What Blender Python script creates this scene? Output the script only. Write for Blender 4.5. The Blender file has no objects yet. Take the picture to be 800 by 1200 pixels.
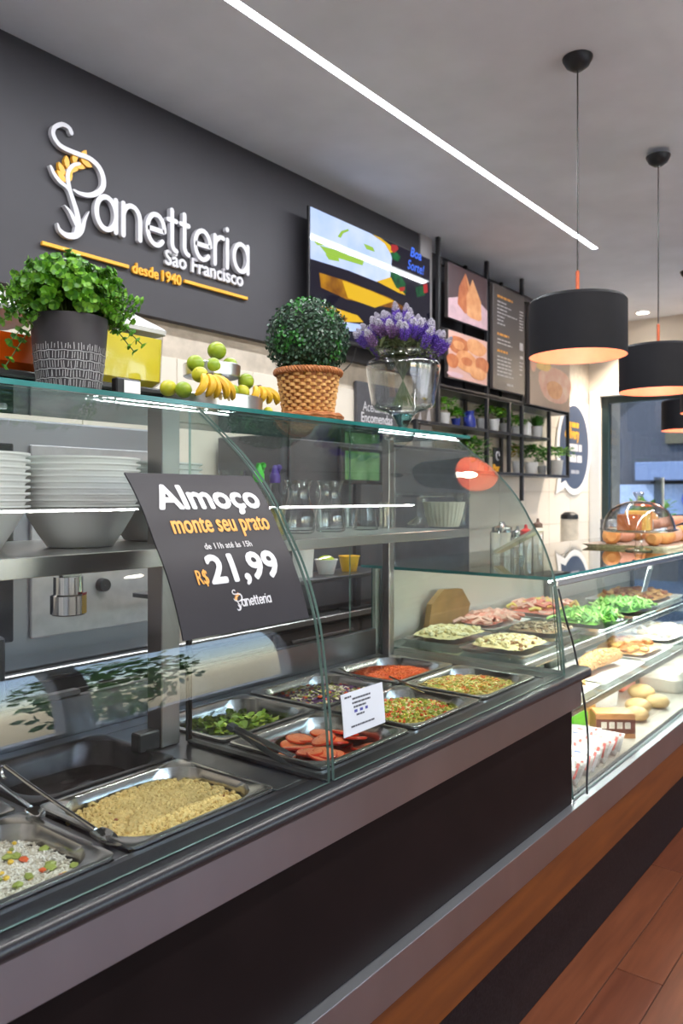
import bpy, bmesh, math, random
from mathutils import Vector, Matrix, noise
random.seed(11)
R = random.random
def U(a, b): return a + (b - a) * random.random()
PI = math.pi
sc = bpy.context.scene
COL = sc.collection

# ------------------------------------------------------------------ camera
F = 920.0                                   # focal length in pixels of the 800x1200 frame
YAW = math.atan2(722.0, 920.0)
CS, SN = math.cos(YAW), math.sin(YAW)       # counter runs along +X, back wall lies towards +Y
H = 1.454                                   # eye height, horizon at pixel row 582
cam_d = bpy.data.cameras.new('camera'); cam = bpy.data.objects.new('camera', cam_d); COL.objects.link(cam)
cam.location = (0, 0, H)
cam.rotation_euler = (PI / 2, 0, math.atan2(SN, CS) - PI / 2)
cam_d.sensor_width = 36.0; cam_d.sensor_fit = 'AUTO'; cam_d.lens = F / 1200 * 36
cam_d.shift_y = -18 / 1200
cam_d.clip_start = 0.05
cam_d.dof.use_dof = True; cam_d.dof.focus_distance = 1.75; cam_d.dof.aperture_fstop = 5.5
sc.camera = cam

# ------------------------------------------------------------------ world, lights, exposure
sc.view_settings.view_transform = 'Standard'; sc.view_settings.look = 'None'
sc.view_settings.gamma = 1; sc.view_settings.exposure = 0.92
sc.view_settings.use_curve_mapping = False
sc.cycles.max_bounces = 10; sc.cycles.diffuse_bounces = 4; sc.cycles.glossy_bounces = 5
sc.cycles.transmission_bounces = 6; sc.cycles.transparent_max_bounces = 40
sc.cycles.caustics_reflective = False; sc.cycles.caustics_refractive = False
sc.cycles.sample_clamp_indirect = 4.0
w = bpy.data.worlds.new('world'); sc.world = w; w.use_nodes = True
nt = w.node_tree; nt.nodes.clear()
wo = nt.nodes.new('ShaderNodeOutputWorld'); bg = nt.nodes.new('ShaderNodeBackground')
sky = nt.nodes.new('ShaderNodeTexSky'); sky.sky_type = 'NISHITA'; sky.sun_disc = False
sky.sun_elevation = math.radians(48); sky.sun_rotation = math.radians(200)
bg.inputs['Strength'].default_value = 0.70
nt.links.new(sky.outputs[0], bg.inputs[0]); nt.links.new(bg.outputs[0], wo.inputs[0])

def area(name, loc, rot, sx, sy, power, col, spread=PI):
    l = bpy.data.lights.new(name, 'AREA'); l.shape = 'RECTANGLE'; l.size = sx; l.size_y = sy
    l.energy = power; l.color = col; l.spread = spread
    o = bpy.data.objects.new(name, l); o.location = loc; o.rotation_euler = rot; COL.objects.link(o)
    return o
XF_ = 7.92
# daylight coming in through the glazed storefront behind the camera
for x0_, x1_ in ((-1.2, 0.9), (1.15, 3.3), (3.55, 5.8)):       # portals in the three glazed bays
    o = area('window_portal', ((x0_ + x1_) / 2, -3.52, 1.675), (PI / 2, 0, 0), x1_ - x0_, 1.65, 1, (1, 1, 1)); o.data.cycles.is_portal = True
o = area('window_portal', (XF_ + .1, 0.93, 1.36), (PI / 2, 0, PI / 2), 3.8, 2.2, 1, (1, 1, 1)); o.data.cycles.is_portal = True
sl = bpy.data.lights.new('sun', 'SUN'); sl.energy = 5.5; sl.angle = 0.01; sl.color = (1, .95, .88)     # sunlit pavement outside
so = bpy.data.objects.new('sun', sl); so.rotation_euler = (math.radians(-28), math.radians(-30), 0); COL.objects.link(so)
# the ceiling line lamp and the case lamps (their strips are built further down)
area('ceiling_strip_light', (2.2, 2.009, 3.18), (0, 0, 0), 6.4, 0.04, 42, (0.93, 0.96, 1.0))
area('aisle_strip_light', (1.8, 0.30, 3.18), (0, 0, 0), 5.6, 0.04, 60, (0.98, 0.97, 0.95))
area('case_top_light', (3.85, 1.06, 1.175), (math.radians(-30), 0, 0), 2.9, 0.03, 13, (1.0, 0.97, 0.9))
area('case_shelf_light', (3.85, 1.16, 0.885), (math.radians(-20), 0, 0), 2.9, 0.03, 7, (1.0, 0.97, 0.9))
area('case_lower_light', (3.85, 1.08, 0.695), (math.radians(10), 0, 0), 2.9, 0.03, 4, (1.0, 0.95, 0.86))

# ------------------------------------------------------------------ where a measured image point lies on a known plane
def X_of(px, Y):
    t = (px - 400) / F; return Y * (CS + t * SN) / (SN - t * CS)
def onY(px, py, Y):
    X = X_of(px, Y); d = X * CS + Y * SN; return Vector((X, Y, H + (582 - py) * d / F))
def onX(px, py, X):
    t = (px - 400) / F; Y = (X * SN - t * X * CS) / (CS + t * SN); d = X * CS + Y * SN
    return Vector((X, Y, H + (582 - py) * d / F))
def onZ(px, py, Z):
    d = F * (H - Z) / (py - 582); r = (px - 400) / F * d
    return Vector((d * CS + r * SN, d * SN - r * CS, Z))

# ------------------------------------------------------------------ materials
MATS = {}
def srgb(r, g, b):
    f = lambda c: (c / 255 / 12.92) if c / 255 <= 0.04045 else ((c / 255 + 0.055) / 1.055) ** 2.4
    return (f(r), f(g), f(b), 1)
def M(name, col=(0.5, 0.5, 0.5), rough=0.5, metal=0.0, var=0.12, scale=18.0, bump=0.0, stretch=(1, 1, 1), emit=0.0,
      col2=None, spec=0.5, coat=0.0, sub=0.0, alpha=1.0):
    if name in MATS: return MATS[name]
    m = bpy.data.materials.new(name); m.use_nodes = True; n = m.node_tree; b = n.nodes['Principled BSDF']
    tc = n.nodes.new('ShaderNodeTexCoord'); mp = n.nodes.new('ShaderNodeMapping'); mp.inputs['Scale'].default_value = stretch
    nz = n.nodes.new('ShaderNodeTexNoise'); nz.inputs['Scale'].default_value = scale; nz.inputs['Detail'].default_value = 4
    n.links.new(tc.outputs['Object'], mp.inputs[0]); n.links.new(mp.outputs[0], nz.inputs['Vector'])
    c = col if len(col) == 4 else tuple(col) + (1,)
    if col2 is None:
        ca = tuple(x * (1 - var) for x in c[:3]) + (1,); cb = tuple(min(1, x * (1 + var)) for x in c[:3]) + (1,)
    else: ca, cb = c, (col2 if len(col2) == 4 else tuple(col2) + (1,))
    cr = n.nodes.new('ShaderNodeValToRGB'); cr.color_ramp.elements[0].position = 0.32; cr.color_ramp.elements[1].position = 0.68
    cr.color_ramp.elements[0].color = ca; cr.color_ramp.elements[1].color = cb
    n.links.new(nz.outputs['Fac'], cr.inputs[0]); n.links.new(cr.outputs[0], b.inputs['Base Color'])
    b.inputs['Roughness'].default_value = rough; b.inputs['Metallic'].default_value = metal
    b.inputs['Specular IOR Level'].default_value = spec; b.inputs['Coat Weight'].default_value = coat
    if sub: b.inputs['Subsurface Weight'].default_value = sub; b.inputs['Subsurface Scale'].default_value = 0.01
    if alpha < 1: b.inputs['Alpha'].default_value = alpha
    if emit: n.links.new(cr.outputs[0], b.inputs['Emission Color']); b.inputs['Emission Strength'].default_value = emit
    if bump:
        bp = n.nodes.new('ShaderNodeBump'); bp.inputs['Strength'].default_value = bump; bp.inputs['Distance'].default_value = 0.004
        n.links.new(nz.outputs['Fac'], bp.inputs['Height']); n.links.new(bp.outputs[0], b.inputs['Normal'])
    MATS[name] = m; return m
def GLASS(name, tint=(0.975, 0.99, 0.985), rough=0.0, ior=1.5, edge=(0.6, 0.75, 0.72), refl=1.0, pw=3.0):
    """thin clear glass: lets light through, mirrors by Fresnel, darkens at its grazing edges"""
    if name in MATS: return MATS[name]
    m = bpy.data.materials.new(name); m.use_nodes = True; n = m.node_tree; n.nodes.clear()
    o = n.nodes.new('ShaderNodeOutputMaterial'); tr = n.nodes.new('ShaderNodeBsdfTransparent'); gl = n.nodes.new('ShaderNodeBsdfGlossy')
    mix = n.nodes.new('ShaderNodeMixShader'); r0 = ((ior - 1) / (ior + 1)) ** 2
    fr = n.nodes.new('ShaderNodeMath'); fr.operation = 'MULTIPLY_ADD'; fr.inputs[1].default_value = 1 - r0; fr.inputs[2].default_value = r0
    p5 = n.nodes.new('ShaderNodeMath'); p5.operation = 'POWER'; p5.inputs[1].default_value = 5.0; n.links.new(p5.outputs[0], fr.inputs[0])
    lw = n.nodes.new('ShaderNodeLayerWeight'); pwn = n.nodes.new('ShaderNodeMath'); pwn.operation = 'POWER'; pwn.inputs[1].default_value = pw
    lw.inputs[0].default_value = 0.5
    cm = n.nodes.new('ShaderNodeMix'); cm.data_type = 'RGBA'
    cm.inputs['A'].default_value = tuple(tint) + (1,); cm.inputs['B'].default_value = tuple(edge) + (1,)
    n.links.new(lw.outputs['Facing'], pwn.inputs[0]); n.links.new(lw.outputs['Facing'], p5.inputs[0]); n.links.new(pwn.outputs[0], cm.inputs['Factor']); n.links.new(cm.outputs['Result'], tr.inputs[0])
    mu = n.nodes.new('ShaderNodeMath'); mu.operation = 'MULTIPLY'; mu.inputs[1].default_value = refl; mu.use_clamp = True
    n.links.new(fr.outputs[0], mu.inputs[0]); n.links.new(mu.outputs[0], mix.inputs[0])
    gl.inputs['Roughness'].default_value = rough
    n.links.new(tr.outputs[0], mix.inputs[1]); n.links.new(gl.outputs[0], mix.inputs[2]); n.links.new(mix.outputs[0], o.inputs[0])
    MATS[name] = m; return m
def EMIT(name, col, st):
    if name in MATS: return MATS[name]
    m = bpy.data.materials.new(name); m.use_nodes = True; n = m.node_tree; n.nodes.clear()
    o = n.nodes.new('ShaderNodeOutputMaterial'); e = n.nodes.new('ShaderNodeEmission')
    e.inputs[0].default_value = tuple(col)[:3] + (1,); e.inputs[1].default_value = st; n.links.new(e.outputs[0], o.inputs[0])
    MATS[name] = m; return m
def GRANITE():
    m = M('black_granite', (0.014, 0.013, 0.016), 0.30, 0, scale=420, col2=(0.05, 0.046, 0.052))
    m.node_tree.nodes['Color Ramp'].color_ramp.elements[0].position = 0.52; m.node_tree.nodes['Color Ramp'].color_ramp.elements[1].position = 0.75
    return m
granite = GRANITE()
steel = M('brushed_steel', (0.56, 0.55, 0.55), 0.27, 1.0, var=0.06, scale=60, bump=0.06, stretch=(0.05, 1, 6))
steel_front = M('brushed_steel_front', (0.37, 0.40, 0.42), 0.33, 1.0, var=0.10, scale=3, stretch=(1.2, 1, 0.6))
steel_pan = M('pan_steel', (0.62, 0.60, 0.57), 0.22, 1.0, var=0.08, scale=25)
steel_dark = M('dark_steel', (0.22, 0.22, 0.24), 0.3, 1.0, var=0.08, scale=12)
chrome = M('chrome', (0.8, 0.8, 0.8), 0.1, 1.0, var=0.02)
glass = GLASS('clear_glass', refl=0.9)
glass_side = GLASS('clear_side_glass', tint=(0.97, 0.99, 0.98), refl=0.8)
glass_top = GLASS('green_tinted_glass', tint=(0.86, 0.94, 0.91), edge=(0.25, 0.5, 0.46), refl=1.0)
glass_edge = M('glass_edge_green', (0.02, 0.16, 0.155), 0.12, 0, var=0.3, scale=6)
glass_edge_l = M('glass_edge_light', (0.16, 0.24, 0.22), 0.12, 0, var=0.25, scale=6)
glass_ware = GLASS('glassware', tint=(0.965, 0.975, 0.97), edge=(0.30, 0.34, 0.34), refl=2.0, pw=2.8)
plastic_clear = GLASS('clear_plastic', tint=(0.93, 0.94, 0.93), edge=(0.55, 0.55, 0.5), rough=0.05)
black_paint = M('black_paint', (0.012, 0.012, 0.014), 0.42)
black_metal = M('black_metal', (0.018, 0.018, 0.022), 0.38)
rubber = M('black_rubber', (0.01, 0.01, 0.012), 0.35)
white_plastic = M('white_plastic', (0.82, 0.80, 0.78), 0.3, var=0.02)
white_paint = M('white_paint', (0.80, 0.79, 0.80), 0.4, var=0.02)
letter_white = M('white_letter', (0.64, 0.63, 0.67), 0.35, var=0.02)
letter_yellow = M('yellow_letter', (0.85, 0.42, 0.03), 0.4, var=0.04)
letter_orange = M('orange_letter', (0.80, 0.36, 0.07), 0.5, var=0.04)

# ------------------------------------------------------------------ mesh helpers
class MB:
    def __init__(s): s.v = []; s.f = []; s.m = []
    def add(s, vs, fs, mi=0):
        b = len(s.v); s.v += [tuple(v) for v in vs]
        for f in fs: s.f.append([b + i for i in f]); s.m.append(mi)
        return s
    def box(s, x0, x1, y0, y1, z0, z1, b=0.0, mi=0):
        if b <= 0:
            vs = [(x, y, z) for x in (x0, x1) for y in (y0, y1) for z in (z0, z1)]
            return s.add(vs, [(0, 1, 3, 2), (4, 6, 7, 5), (0, 4, 5, 1), (2, 3, 7, 6), (0, 2, 6, 4), (1, 5, 7, 3)], mi)
        b = min(b, (x1 - x0) / 2.01, (y1 - y0) / 2.01, (z1 - z0) / 2.01)
        vs = []; X = (x0, x1); Y = (y0, y1); Z = (z0, z1); sg = (1, -1); idx = {}
        for i in (0, 1):
            for j in (0, 1):
                for k in (0, 1):
                    for a in range(3):
                        p = [X[i] + sg[i] * b, Y[j] + sg[j] * b, Z[k] + sg[k] * b]
                        p[a] = (X, Y, Z)[a][(i, j, k)[a]]
                        idx[(i, j, k, a)] = len(vs); vs.append(tuple(p))
        fs = []
        for a in range(3):
            o = [c for c in range(3) if c != a]
            for side in (0, 1):
                q = []
                for (u, v) in ((0, 0), (1, 0), (1, 1), (0, 1)):
                    t = [0, 0, 0]; t[a] = side; t[o[0]] = u; t[o[1]] = v; q.append(idx[(t[0], t[1], t[2], a)])
                fs.append(q)
        for a in range(3):
            o = [c for c in range(3) if c != a]
            for u in (0, 1):
                for v in (0, 1):
                    q = []
                    for side, aa in ((0, o[0]), (1, o[0]), (1, o[1]), (0, o[1])):
                        t = [0, 0, 0]; t[a] = side; t[o[0]] = u; t[o[1]] = v; q.append(idx[(t[0], t[1], t[2], aa)])
                    fs.append(q)
        for i in (0, 1):
            for j in (0, 1):
                for k in (0, 1): fs.append([idx[(i, j, k, a)] for a in range(3)])
        return s.add(vs, fs, mi)
    def obox(s, c, ax, ay, az, hx, hy, hz, mi=0):
        """box from a centre, three unit axes and half sizes"""
        c, ax, ay, az = Vector(c), Vector(ax), Vector(ay), Vector(az)
        vs = [c + ax * hx * i + ay * hy * j + az * hz * k for i in (-1, 1) for j in (-1, 1) for k in (-1, 1)]
        return s.add(vs, [(0, 1, 3, 2), (4, 6, 7, 5), (0, 4, 5, 1), (2, 3, 7, 6), (0, 2, 6, 4), (1, 5, 7, 3)], mi)
    def rings(s, rings, closed=True, cap0=False, cap1=False, mi=0, loop=False):
        n = len(rings[0]); vs = [p for r in rings for p in r]; fs = []
        for i in range(len(rings) - (0 if loop else 1)):
            i2 = (i + 1) % len(rings)
            for j in range(n if closed else n - 1):
                k = (j + 1) % n; fs.append((i * n + j, i * n + k, i2 * n + k, i2 * n + j))
        if cap0: fs.append(list(range(n))[::-1])
        if cap1: fs.append([(len(rings) - 1) * n + j for j in range(n)])
        return s.add(vs, fs, mi)
    def lathe(s, prof, c=(0, 0, 0), n=32, mi=0, cap0=False, cap1=False, sx=1, sy=1):
        rs = [[(c[0] + r * sx * math.cos(2 * PI * k / n), c[1] + r * sy * math.sin(2 * PI * k / n), c[2] + z) for k in range(n)] for r, z in prof]
        return s.rings(rs, cap0=cap0, cap1=cap1, mi=mi)
    def tube(s, pts, rad, n=8, mi=0, caps=True, closed=False):
        pts = [Vector(p) for p in pts]; N = len(pts); rs = []
        if not isinstance(rad, (list, tuple)): rad = [rad] * N
        up = None
        for i, p in enumerate(pts):
            if closed: t = (pts[(i + 1) % N] - pts[i - 1]).normalized()
            else: t = (pts[min(i + 1, N - 1)] - pts[max(i - 1, 0)]).normalized()
            if up is None:
                up = Vector((0, 0, 1)) if abs(t.z) < 0.9 else Vector((1, 0, 0))
            a = t.cross(up).normalized(); up = a.cross(t).normalized()
            rs.append([p + (a * math.cos(2 * PI * k / n) + up * math.sin(2 * PI * k / n)) * rad[i] for k in range(n)])
        return s.rings(rs, cap0=caps and not closed, cap1=caps and not closed, mi=mi, loop=closed)
    def prism(s, poly, f, d0, d1, mi=0):
        """poly of (u,v), f maps (u,v,depth) to a point"""
        n = len(poly); vs = [f(u, v, d0) for u, v in poly] + [f(u, v, d1) for u, v in poly]
        fs = [list(range(n))[::-1], list(range(n, 2 * n))] + [(i, (i + 1) % n, n + (i + 1) % n, n + i) for i in range(n)]
        return s.add(vs, fs, mi)
    rc = 0
    def ribbon(s, pts, wd, f, d0, d1, mi=0, caps=5):
        MB.rc += 1; hgt_ = d1 - d0; d1 = d1 - hgt_ * .03 * (MB.rc % 5)
        """flat stroke of varying width with round ends, raised from d0 to d1"""
        pts = [Vector((p[0], p[1])) for p in pts]; N = len(pts)
        if not isinstance(wd, (list, tuple)): wd = [wd] * N
        L, Rr = [], []
        for i, p in enumerate(pts):
            t = (pts[min(i + 1, N - 1)] - pts[max(i - 1, 0)]).normalized(); nrm = Vector((-t.y, t.x))
            L.append(p + nrm * wd[i]); Rr.append(p - nrm * wd[i])
        vs = []; fs = []
        for d in (d0, d1):
            for i in range(N): vs.append(f(L[i].x, L[i].y, d)); vs.append(f(Rr[i].x, Rr[i].y, d))
        o = 2 * N
        for i in range(N - 1):
            a, b, c2, d2 = 2 * i, 2 * i + 1, 2 * i + 3, 2 * i + 2
            fs += [(a, b, c2, d2), (o + a, o + d2, o + c2, o + b), (a, d2, o + d2, o + a), (b, o + b, o + c2, c2)]
        fs += [(0, o, o + 1, 1), (2 * N - 2, 2 * N - 1, o + 2 * N - 1, o + 2 * N - 2)]
        s.add(vs, fs, mi)
        for i in (0, N - 1):
            if wd[i] > 1e-4: s.prism([(pts[i].x + wd[i] * math.cos(2 * PI * k / (3 * caps)), pts[i].y + wd[i] * math.sin(2 * PI * k / (3 * caps))) for k in range(3 * caps)], f, d0, d1 - hgt_ * (.015 if i else .03), mi)
        return s
    def leaf(s, p, d, nrm, l, wd, mi=0, cup=0.15):
        d = Vector(d).normalized(); nrm = Vector(nrm); sd = d.cross(nrm)
        if sd.length < 1e-4: sd = d.cross(Vector((0.3, 0.5, 0.8)))
        sd.normalize(); up = sd.cross(d).normalized(); p = Vector(p)
        vs = [p, p + d * l * 0.45 + sd * wd + up * wd * cup, p + d * l * 0.8 + sd * wd * 0.75 + up * wd * cup, p + d * l,
              p + d * l * 0.8 - sd * wd * 0.75 + up * wd * cup, p + d * l * 0.45 - sd * wd + up * wd * cup]
        return s.add(vs, [(0, 1, 2, 3), (0, 3, 4, 5)], mi)
    def ico(s, c, r, mi=0, sc3=(1, 1, 1), jit=0.0, rot=0.0):
        t = (1 + 5 ** 0.5) / 2
        vs = [(-1, t, 0), (1, t, 0), (-1, -t, 0), (1, -t, 0), (0, -1, t), (0, 1, t), (0, -1, -t), (0, 1, -t), (t, 0, -1), (t, 0, 1), (-t, 0, -1), (-t, 0, 1)]
        k = (1 + t * t) ** 0.5; co, si = math.cos(rot), math.sin(rot); out = []
        for x, y, z in vs:
            x, y, z = x / k * r * sc3[0], y / k * r * sc3[1], z / k * r * sc3[2]
            x, y = x * co - y * si, x * si + y * co
            j = 1 + (R() - 0.5) * jit; out.append((c[0] + x * j, c[1] + y * j, c[2] + z * j))
        return s.add(out, [(0, 11, 5), (0, 5, 1), (0, 1, 7), (0, 7, 10), (0, 10, 11), (1, 5, 9), (5, 11, 4), (11, 10, 2), (10, 7, 6), (7, 1, 8),
                           (3, 9, 4), (3, 4, 2), (3, 2, 6), (3, 6, 8), (3, 8, 9), (4, 9, 5), (2, 4, 11), (6, 2, 10), (8, 6, 7), (9, 8, 1)], mi)
    def sphere(s, c, r, mi=0, n=20, m=12, sc3=(1, 1, 1), f=None):
        rs = []
        for i in range(m + 1):
            a = -PI / 2 + PI * i / m; ring = []
            for k in range(n):
                b = 2 * PI * k / n; v = Vector((math.cos(a) * math.cos(b), math.cos(a) * math.sin(b), math.sin(a)))
                q = r * (f(v) if f else 1); ring.append((c[0] + v.x * q * sc3[0], c[1] + v.y * q * sc3[1], c[2] + v.z * q * sc3[2]))
            rs.append(ring)
        return s.rings(rs, mi=mi)

def origin_of(o):
    v = Vector((0, 0, 0))
    while o is not None: v = v + Vector(o.location); o = o.parent
    return v
def O(name, mb, mats, parent=None, loc=None, smooth=True, kind=None, label=None, ang=35):
    me = bpy.data.meshes.new(name)
    og = origin_of(parent) if parent else (Vector(loc) if loc is not None else Vector((0, 0, 0)))
    me.from_pydata([(v[0] - og[0], v[1] - og[1], v[2] - og[2]) for v in mb.v], [], mb.f)
    if not isinstance(mats, (list, tuple)): mats = [mats]
    for m in mats: me.materials.append(m)
    if len(mats) > 1: me.polygons.foreach_set('material_index', mb.m)
    if smooth:
        me.polygons.foreach_set('use_smooth', [True] * len(me.polygons)); me.set_sharp_from_angle(angle=math.radians(ang))
    me.update()
    o = bpy.data.objects.new(name, me); COL.objects.link(o)
    if parent: o.parent = parent
    elif loc is not None: o.location = loc
    if kind: o['kind'] = kind
    if label: o['label'] = label
    return o
def T(name, label, cat, loc=(0, 0, 0), group=None):
    o = bpy.data.objects.new(name, None); COL.objects.link(o); o.location = loc; o.empty_display_size = 0.05
    return tag(o, label, cat, group)
def tag(o, label, cat, group=None, kind=None):
    o['label'] = label; o['category'] = cat
    if group: o['group'] = group
    if kind: o['kind'] = kind
    return o
def dup(root, loc, label, group=None):
    r = root.copy(); COL.objects.link(r); r.location = loc; r['label'] = label
    if group: r['group'] = group
    for ch in list(root.children):
        c = ch.copy(); COL.objects.link(c); c.parent = r
        for g in list(ch.children):
            q = g.copy(); COL.objects.link(q); q.parent = c
    return r
def struct(name, mb, mats, parent=None, smooth=False):
    return O(name, mb, mats, parent=parent, kind='structure', smooth=smooth)

def text_mb(mb, s, size, f, d0=0.0, d1=0.001, bold=0.0, sx=1.0, align='LEFT', mi=0, space=1.0, shear=0.0, cut=0.0):
    cu = bpy.data.curves.new('t', 'FONT'); cu.body = s; cu.size = size; cu.align_x = align; cu.space_character = space
    cu.shear = shear; cu.resolution_u = 3
    o = bpy.data.objects.new('t', cu); COL.objects.link(o)
    dg = bpy.context.evaluated_depsgraph_get(); ev = o.evaluated_get(dg); me = ev.to_mesh()
    if cut:                                                  # slice tall strokes so that they follow a curved sheet
        bm = bmesh.new(); bm.from_mesh(me); y = -size
        while y < size:
            bmesh.ops.bisect_plane(bm, geom=bm.verts[:] + bm.edges[:] + bm.faces[:], plane_co=(0, y, 0), plane_no=(0, 1, 0)); y += cut
        bm.verts.index_update(); base = [(v.co.x * sx, v.co.y) for v in bm.verts]; fs = [[v.index for v in p.verts] for p in bm.faces]; bm.free()
    else: base = [(v.co.x * sx, v.co.y) for v in me.vertices]; fs = [list(p.vertices) for p in me.polygons]
    offs = [(0, 0)] + ([(bold * math.cos(PI * k / 4), bold * math.sin(PI * k / 4)) for k in range(8)] if bold > 0 else [])
    thick = d1 - d0 > 0.003; st = 0.0002 if thick else 0.00007
    for q, (ox, oy) in enumerate(offs):                      # heavier strokes: the outline repeated around itself
        vs = [(u + ox, v + oy) for u, v in base]; dd = d1 - q * st
        if thick:
            cnt = {}
            for p in fs:
                for i in range(len(p)):
                    a, b = p[i], p[(i + 1) % len(p)]; cnt.setdefault((min(a, b), max(a, b)), []).append((a, b))
            n = len(vs)
            mb.add([f(u, v, dd) for u, v in vs] + [f(u, v, d0) for u, v in vs], fs + [(n + e[0][0], n + e[0][1], e[0][1], e[0][0]) for e in cnt.values() if len(e) == 1], mi)
        else: mb.add([f(u, v, dd) for u, v in vs], fs, mi)
    ev.to_mesh_clear(); bpy.data.objects.remove(o); bpy.data.curves.remove(cu)
    return mb
def wallf(x, y, z):                       # writing upright on a plane facing the customer side (-Y)
    return lambda u, v, d: (x + u, y - d, z + v)

def rrect(x0, x1, y0, y1, r, z, n=6):
    pts = []
    for cx, cy, a0 in ((x1 - r, y1 - r, 0), (x0 + r, y1 - r, 90), (x0 + r, y0 + r, 180), (x1 - r, y0 + r, 270)):
        for k in range(n + 1):
            a = math.radians(a0 + 90 * k / n); pts.append((cx + r * math.cos(a), cy + r * math.sin(a), z))
    return pts
def smooth_path(pts, n=6):
    """Catmull-Rom through the points"""
    P = [Vector(p) for p in pts]; P = [P[0] * 2 - P[1]] + P + [P[-1] * 2 - P[-2]]; out = []
    for i in range(1, len(P) - 2):
        for k in range(n):
            t = k / n
            out.append(0.5 * ((2 * P[i]) + (P[i + 1] - P[i - 1]) * t + (2 * P[i - 1] - 5 * P[i] + 4 * P[i + 1] - P[i + 2]) * t * t + (3 * P[i] - P[i - 1] - 3 * P[i + 1] + P[i + 2]) * t ** 3))
    out.append(P[-2]); return out

ORD = ['topmost', 'second from top', 'third from top', 'fourth from top', 'fifth from top', 'sixth from top', 'seventh from top', 'eighth from top', 'ninth from top', 'tenth from top', 'bottommost']

# ================================================================== SETTING
CEIL = 3.2; YW = 2.86; YW2 = 2.98; XF = 7.92; YF = -3.5; XL = -2.2
wood_floor = M('floor_wood', srgb(128, 68, 40), 0.34, 0, scale=5, stretch=(0.35, 5, 1), col2=srgb(104, 50, 28), bump=0.03)
base_floor = M('floor_base', srgb(60, 34, 22), 0.6)
fl = struct('floor', MB().box(XL - 0.1, XF + 0.1, YF - 0.1, YW2 + 0.1, -0.08, -0.004), base_floor)
pmeshes = []
for k in range(6):                                                   # laminate planks in front of the counter
    m = MB().box(0, 1.196, 0, 0.136, -0.006, 0.0, 0.0012)
    me = bpy.data.meshes.new('plank'); me.from_pydata(m.v, [], m.f)
    c = [(118, 68, 44), (111, 62, 40), (125, 75, 50), (115, 64, 40), (108, 58, 37), (121, 72, 48)][k]
    me.materials.append(M('plank_wood_%d' % k, srgb(*c), 0.36, 0, scale=6, stretch=(0.5, 7, 1), col2=srgb(int(c[0] * .84), int(c[1] * .8), int(c[2] * .78)), bump=0.03))
    pmeshes.append(me)
for row in range(14):
    for i in range(-1, 5):
        x = -0.4 + i * 1.2 + (row * 0.43) % 1.2; y = 0.97 - (row + 1) * 0.139
        o = bpy.data.objects.new('plank', random.choice(pmeshes)); o.location = (x, y, 0.0); COL.objects.link(o); o.parent = fl; o['kind'] = 'structure'
ceil_m = M('ceiling_paint', (0.82, 0.84, 0.92), 0.85, var=0.05, scale=3, bump=0.05)
LX0, LX1, LY = -1.2, 5.46, 2.009
struct('ceiling', MB().box(XL - 0.1, XF + 0.1, 0.322, LY - 0.022, CEIL, CEIL + 0.1).box(XL - 0.1, XF + 0.1, YF - 0.1, 0.278, CEIL, CEIL + 0.1).box(XL - 0.1, -1.0, 0.278, 0.322, CEIL, CEIL + 0.1).box(4.6, XF + 0.1, 0.278, 0.322, CEIL, CEIL + 0.1).box(XL - 0.1, XF + 0.1, LY + 0.022, YW2 + 0.1, CEIL, CEIL + 0.1)
       .box(XL - 0.1, LX0, LY - 0.022, LY + 0.022, CEIL, CEIL + 0.1).box(LX1, XF + 0.1, LY - 0.022, LY + 0.022, CEIL, CEIL + 0.1), ceil_m)
led = T('linear_ceiling_lamp', 'long thin white line lamp set into the ceiling', 'lamp', (LX0, LY, CEIL))
O('diffuser', MB().box(LX0, LX1, LY - 0.019, LY + 0.019, CEIL + 0.004, CEIL + 0.012), EMIT('led_white', (0.93, 0.96, 1.0), 9.0), led, smooth=False)
O('channel', MB().box(LX0, LX1, LY - 0.022, LY + 0.022, CEIL + 0.013, CEIL + 0.03).box(LX0, LX1, LY - 0.0218, LY - 0.0195, CEIL + 0.0, CEIL + 0.013).box(LX0, LX1, LY + 0.0195, LY + 0.0218, CEIL, CEIL + 0.013), white_paint, led, smooth=False)
led2 = T('linear_ceiling_lamp', 'second white line lamp in the ceiling over the customer aisle', 'lamp', (-1.0, .30, CEIL))
O('diffuser', MB().box(-1.0, 4.6, 0.281, 0.319, CEIL + 0.004, CEIL + 0.012), MATS['led_white'], led2, smooth=False)
cream = M('cream_paint', (0.72, 0.64, 0.55), 0.55, var=0.05, scale=2)
cream_tile = M('cream_tile', (0.74, 0.67, 0.58), 0.3, var=0.04, scale=3)
grout = M('tile_grout', (0.55, 0.48, 0.40), 0.8)
wb = struct('wall_back', MB().box(XL, 4.42, YW, YW + 0.3, 0, CEIL).box(4.42, XF + 0.1, YW2, YW2 + 0.2, 0, CEIL), grout)
tm = MB().box(0, 0.496, 0, 0.008, 0, 0.296, 0.0015); tme = bpy.data.meshes.new('tile'); tme.from_pydata(tm.v, [], tm.f); tme.materials.append(cream_tile)
for r_ in range(5):                                                   # wall tiles, ten pixels and more across
    for i in range(16):
        x = -0.1 + i * 0.5; z = 0.90 + r_ * 0.3
        if x + 0.5 > 7.95: continue
        ypos = YW if x < 4.4 else YW2
        if 3.95 < x < 4.45: continue
        if z + 0.3 > 2.27 and x < 4.4: continue
        o = bpy.data.objects.new('tile', tme); o.location = (x, ypos - 0.007, z); COL.objects.link(o); o.parent = wb; o['kind'] = 'structure'
dark_wall = M('charcoal_wall_paint', (0.046, 0.044, 0.052), 0.62, var=0.10, scale=2.5)
struct('wall_panel_back', MB().box(XL, 4.415, YW - 0.05, YW, 2.255, CEIL - 0.001), dark_wall)
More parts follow.
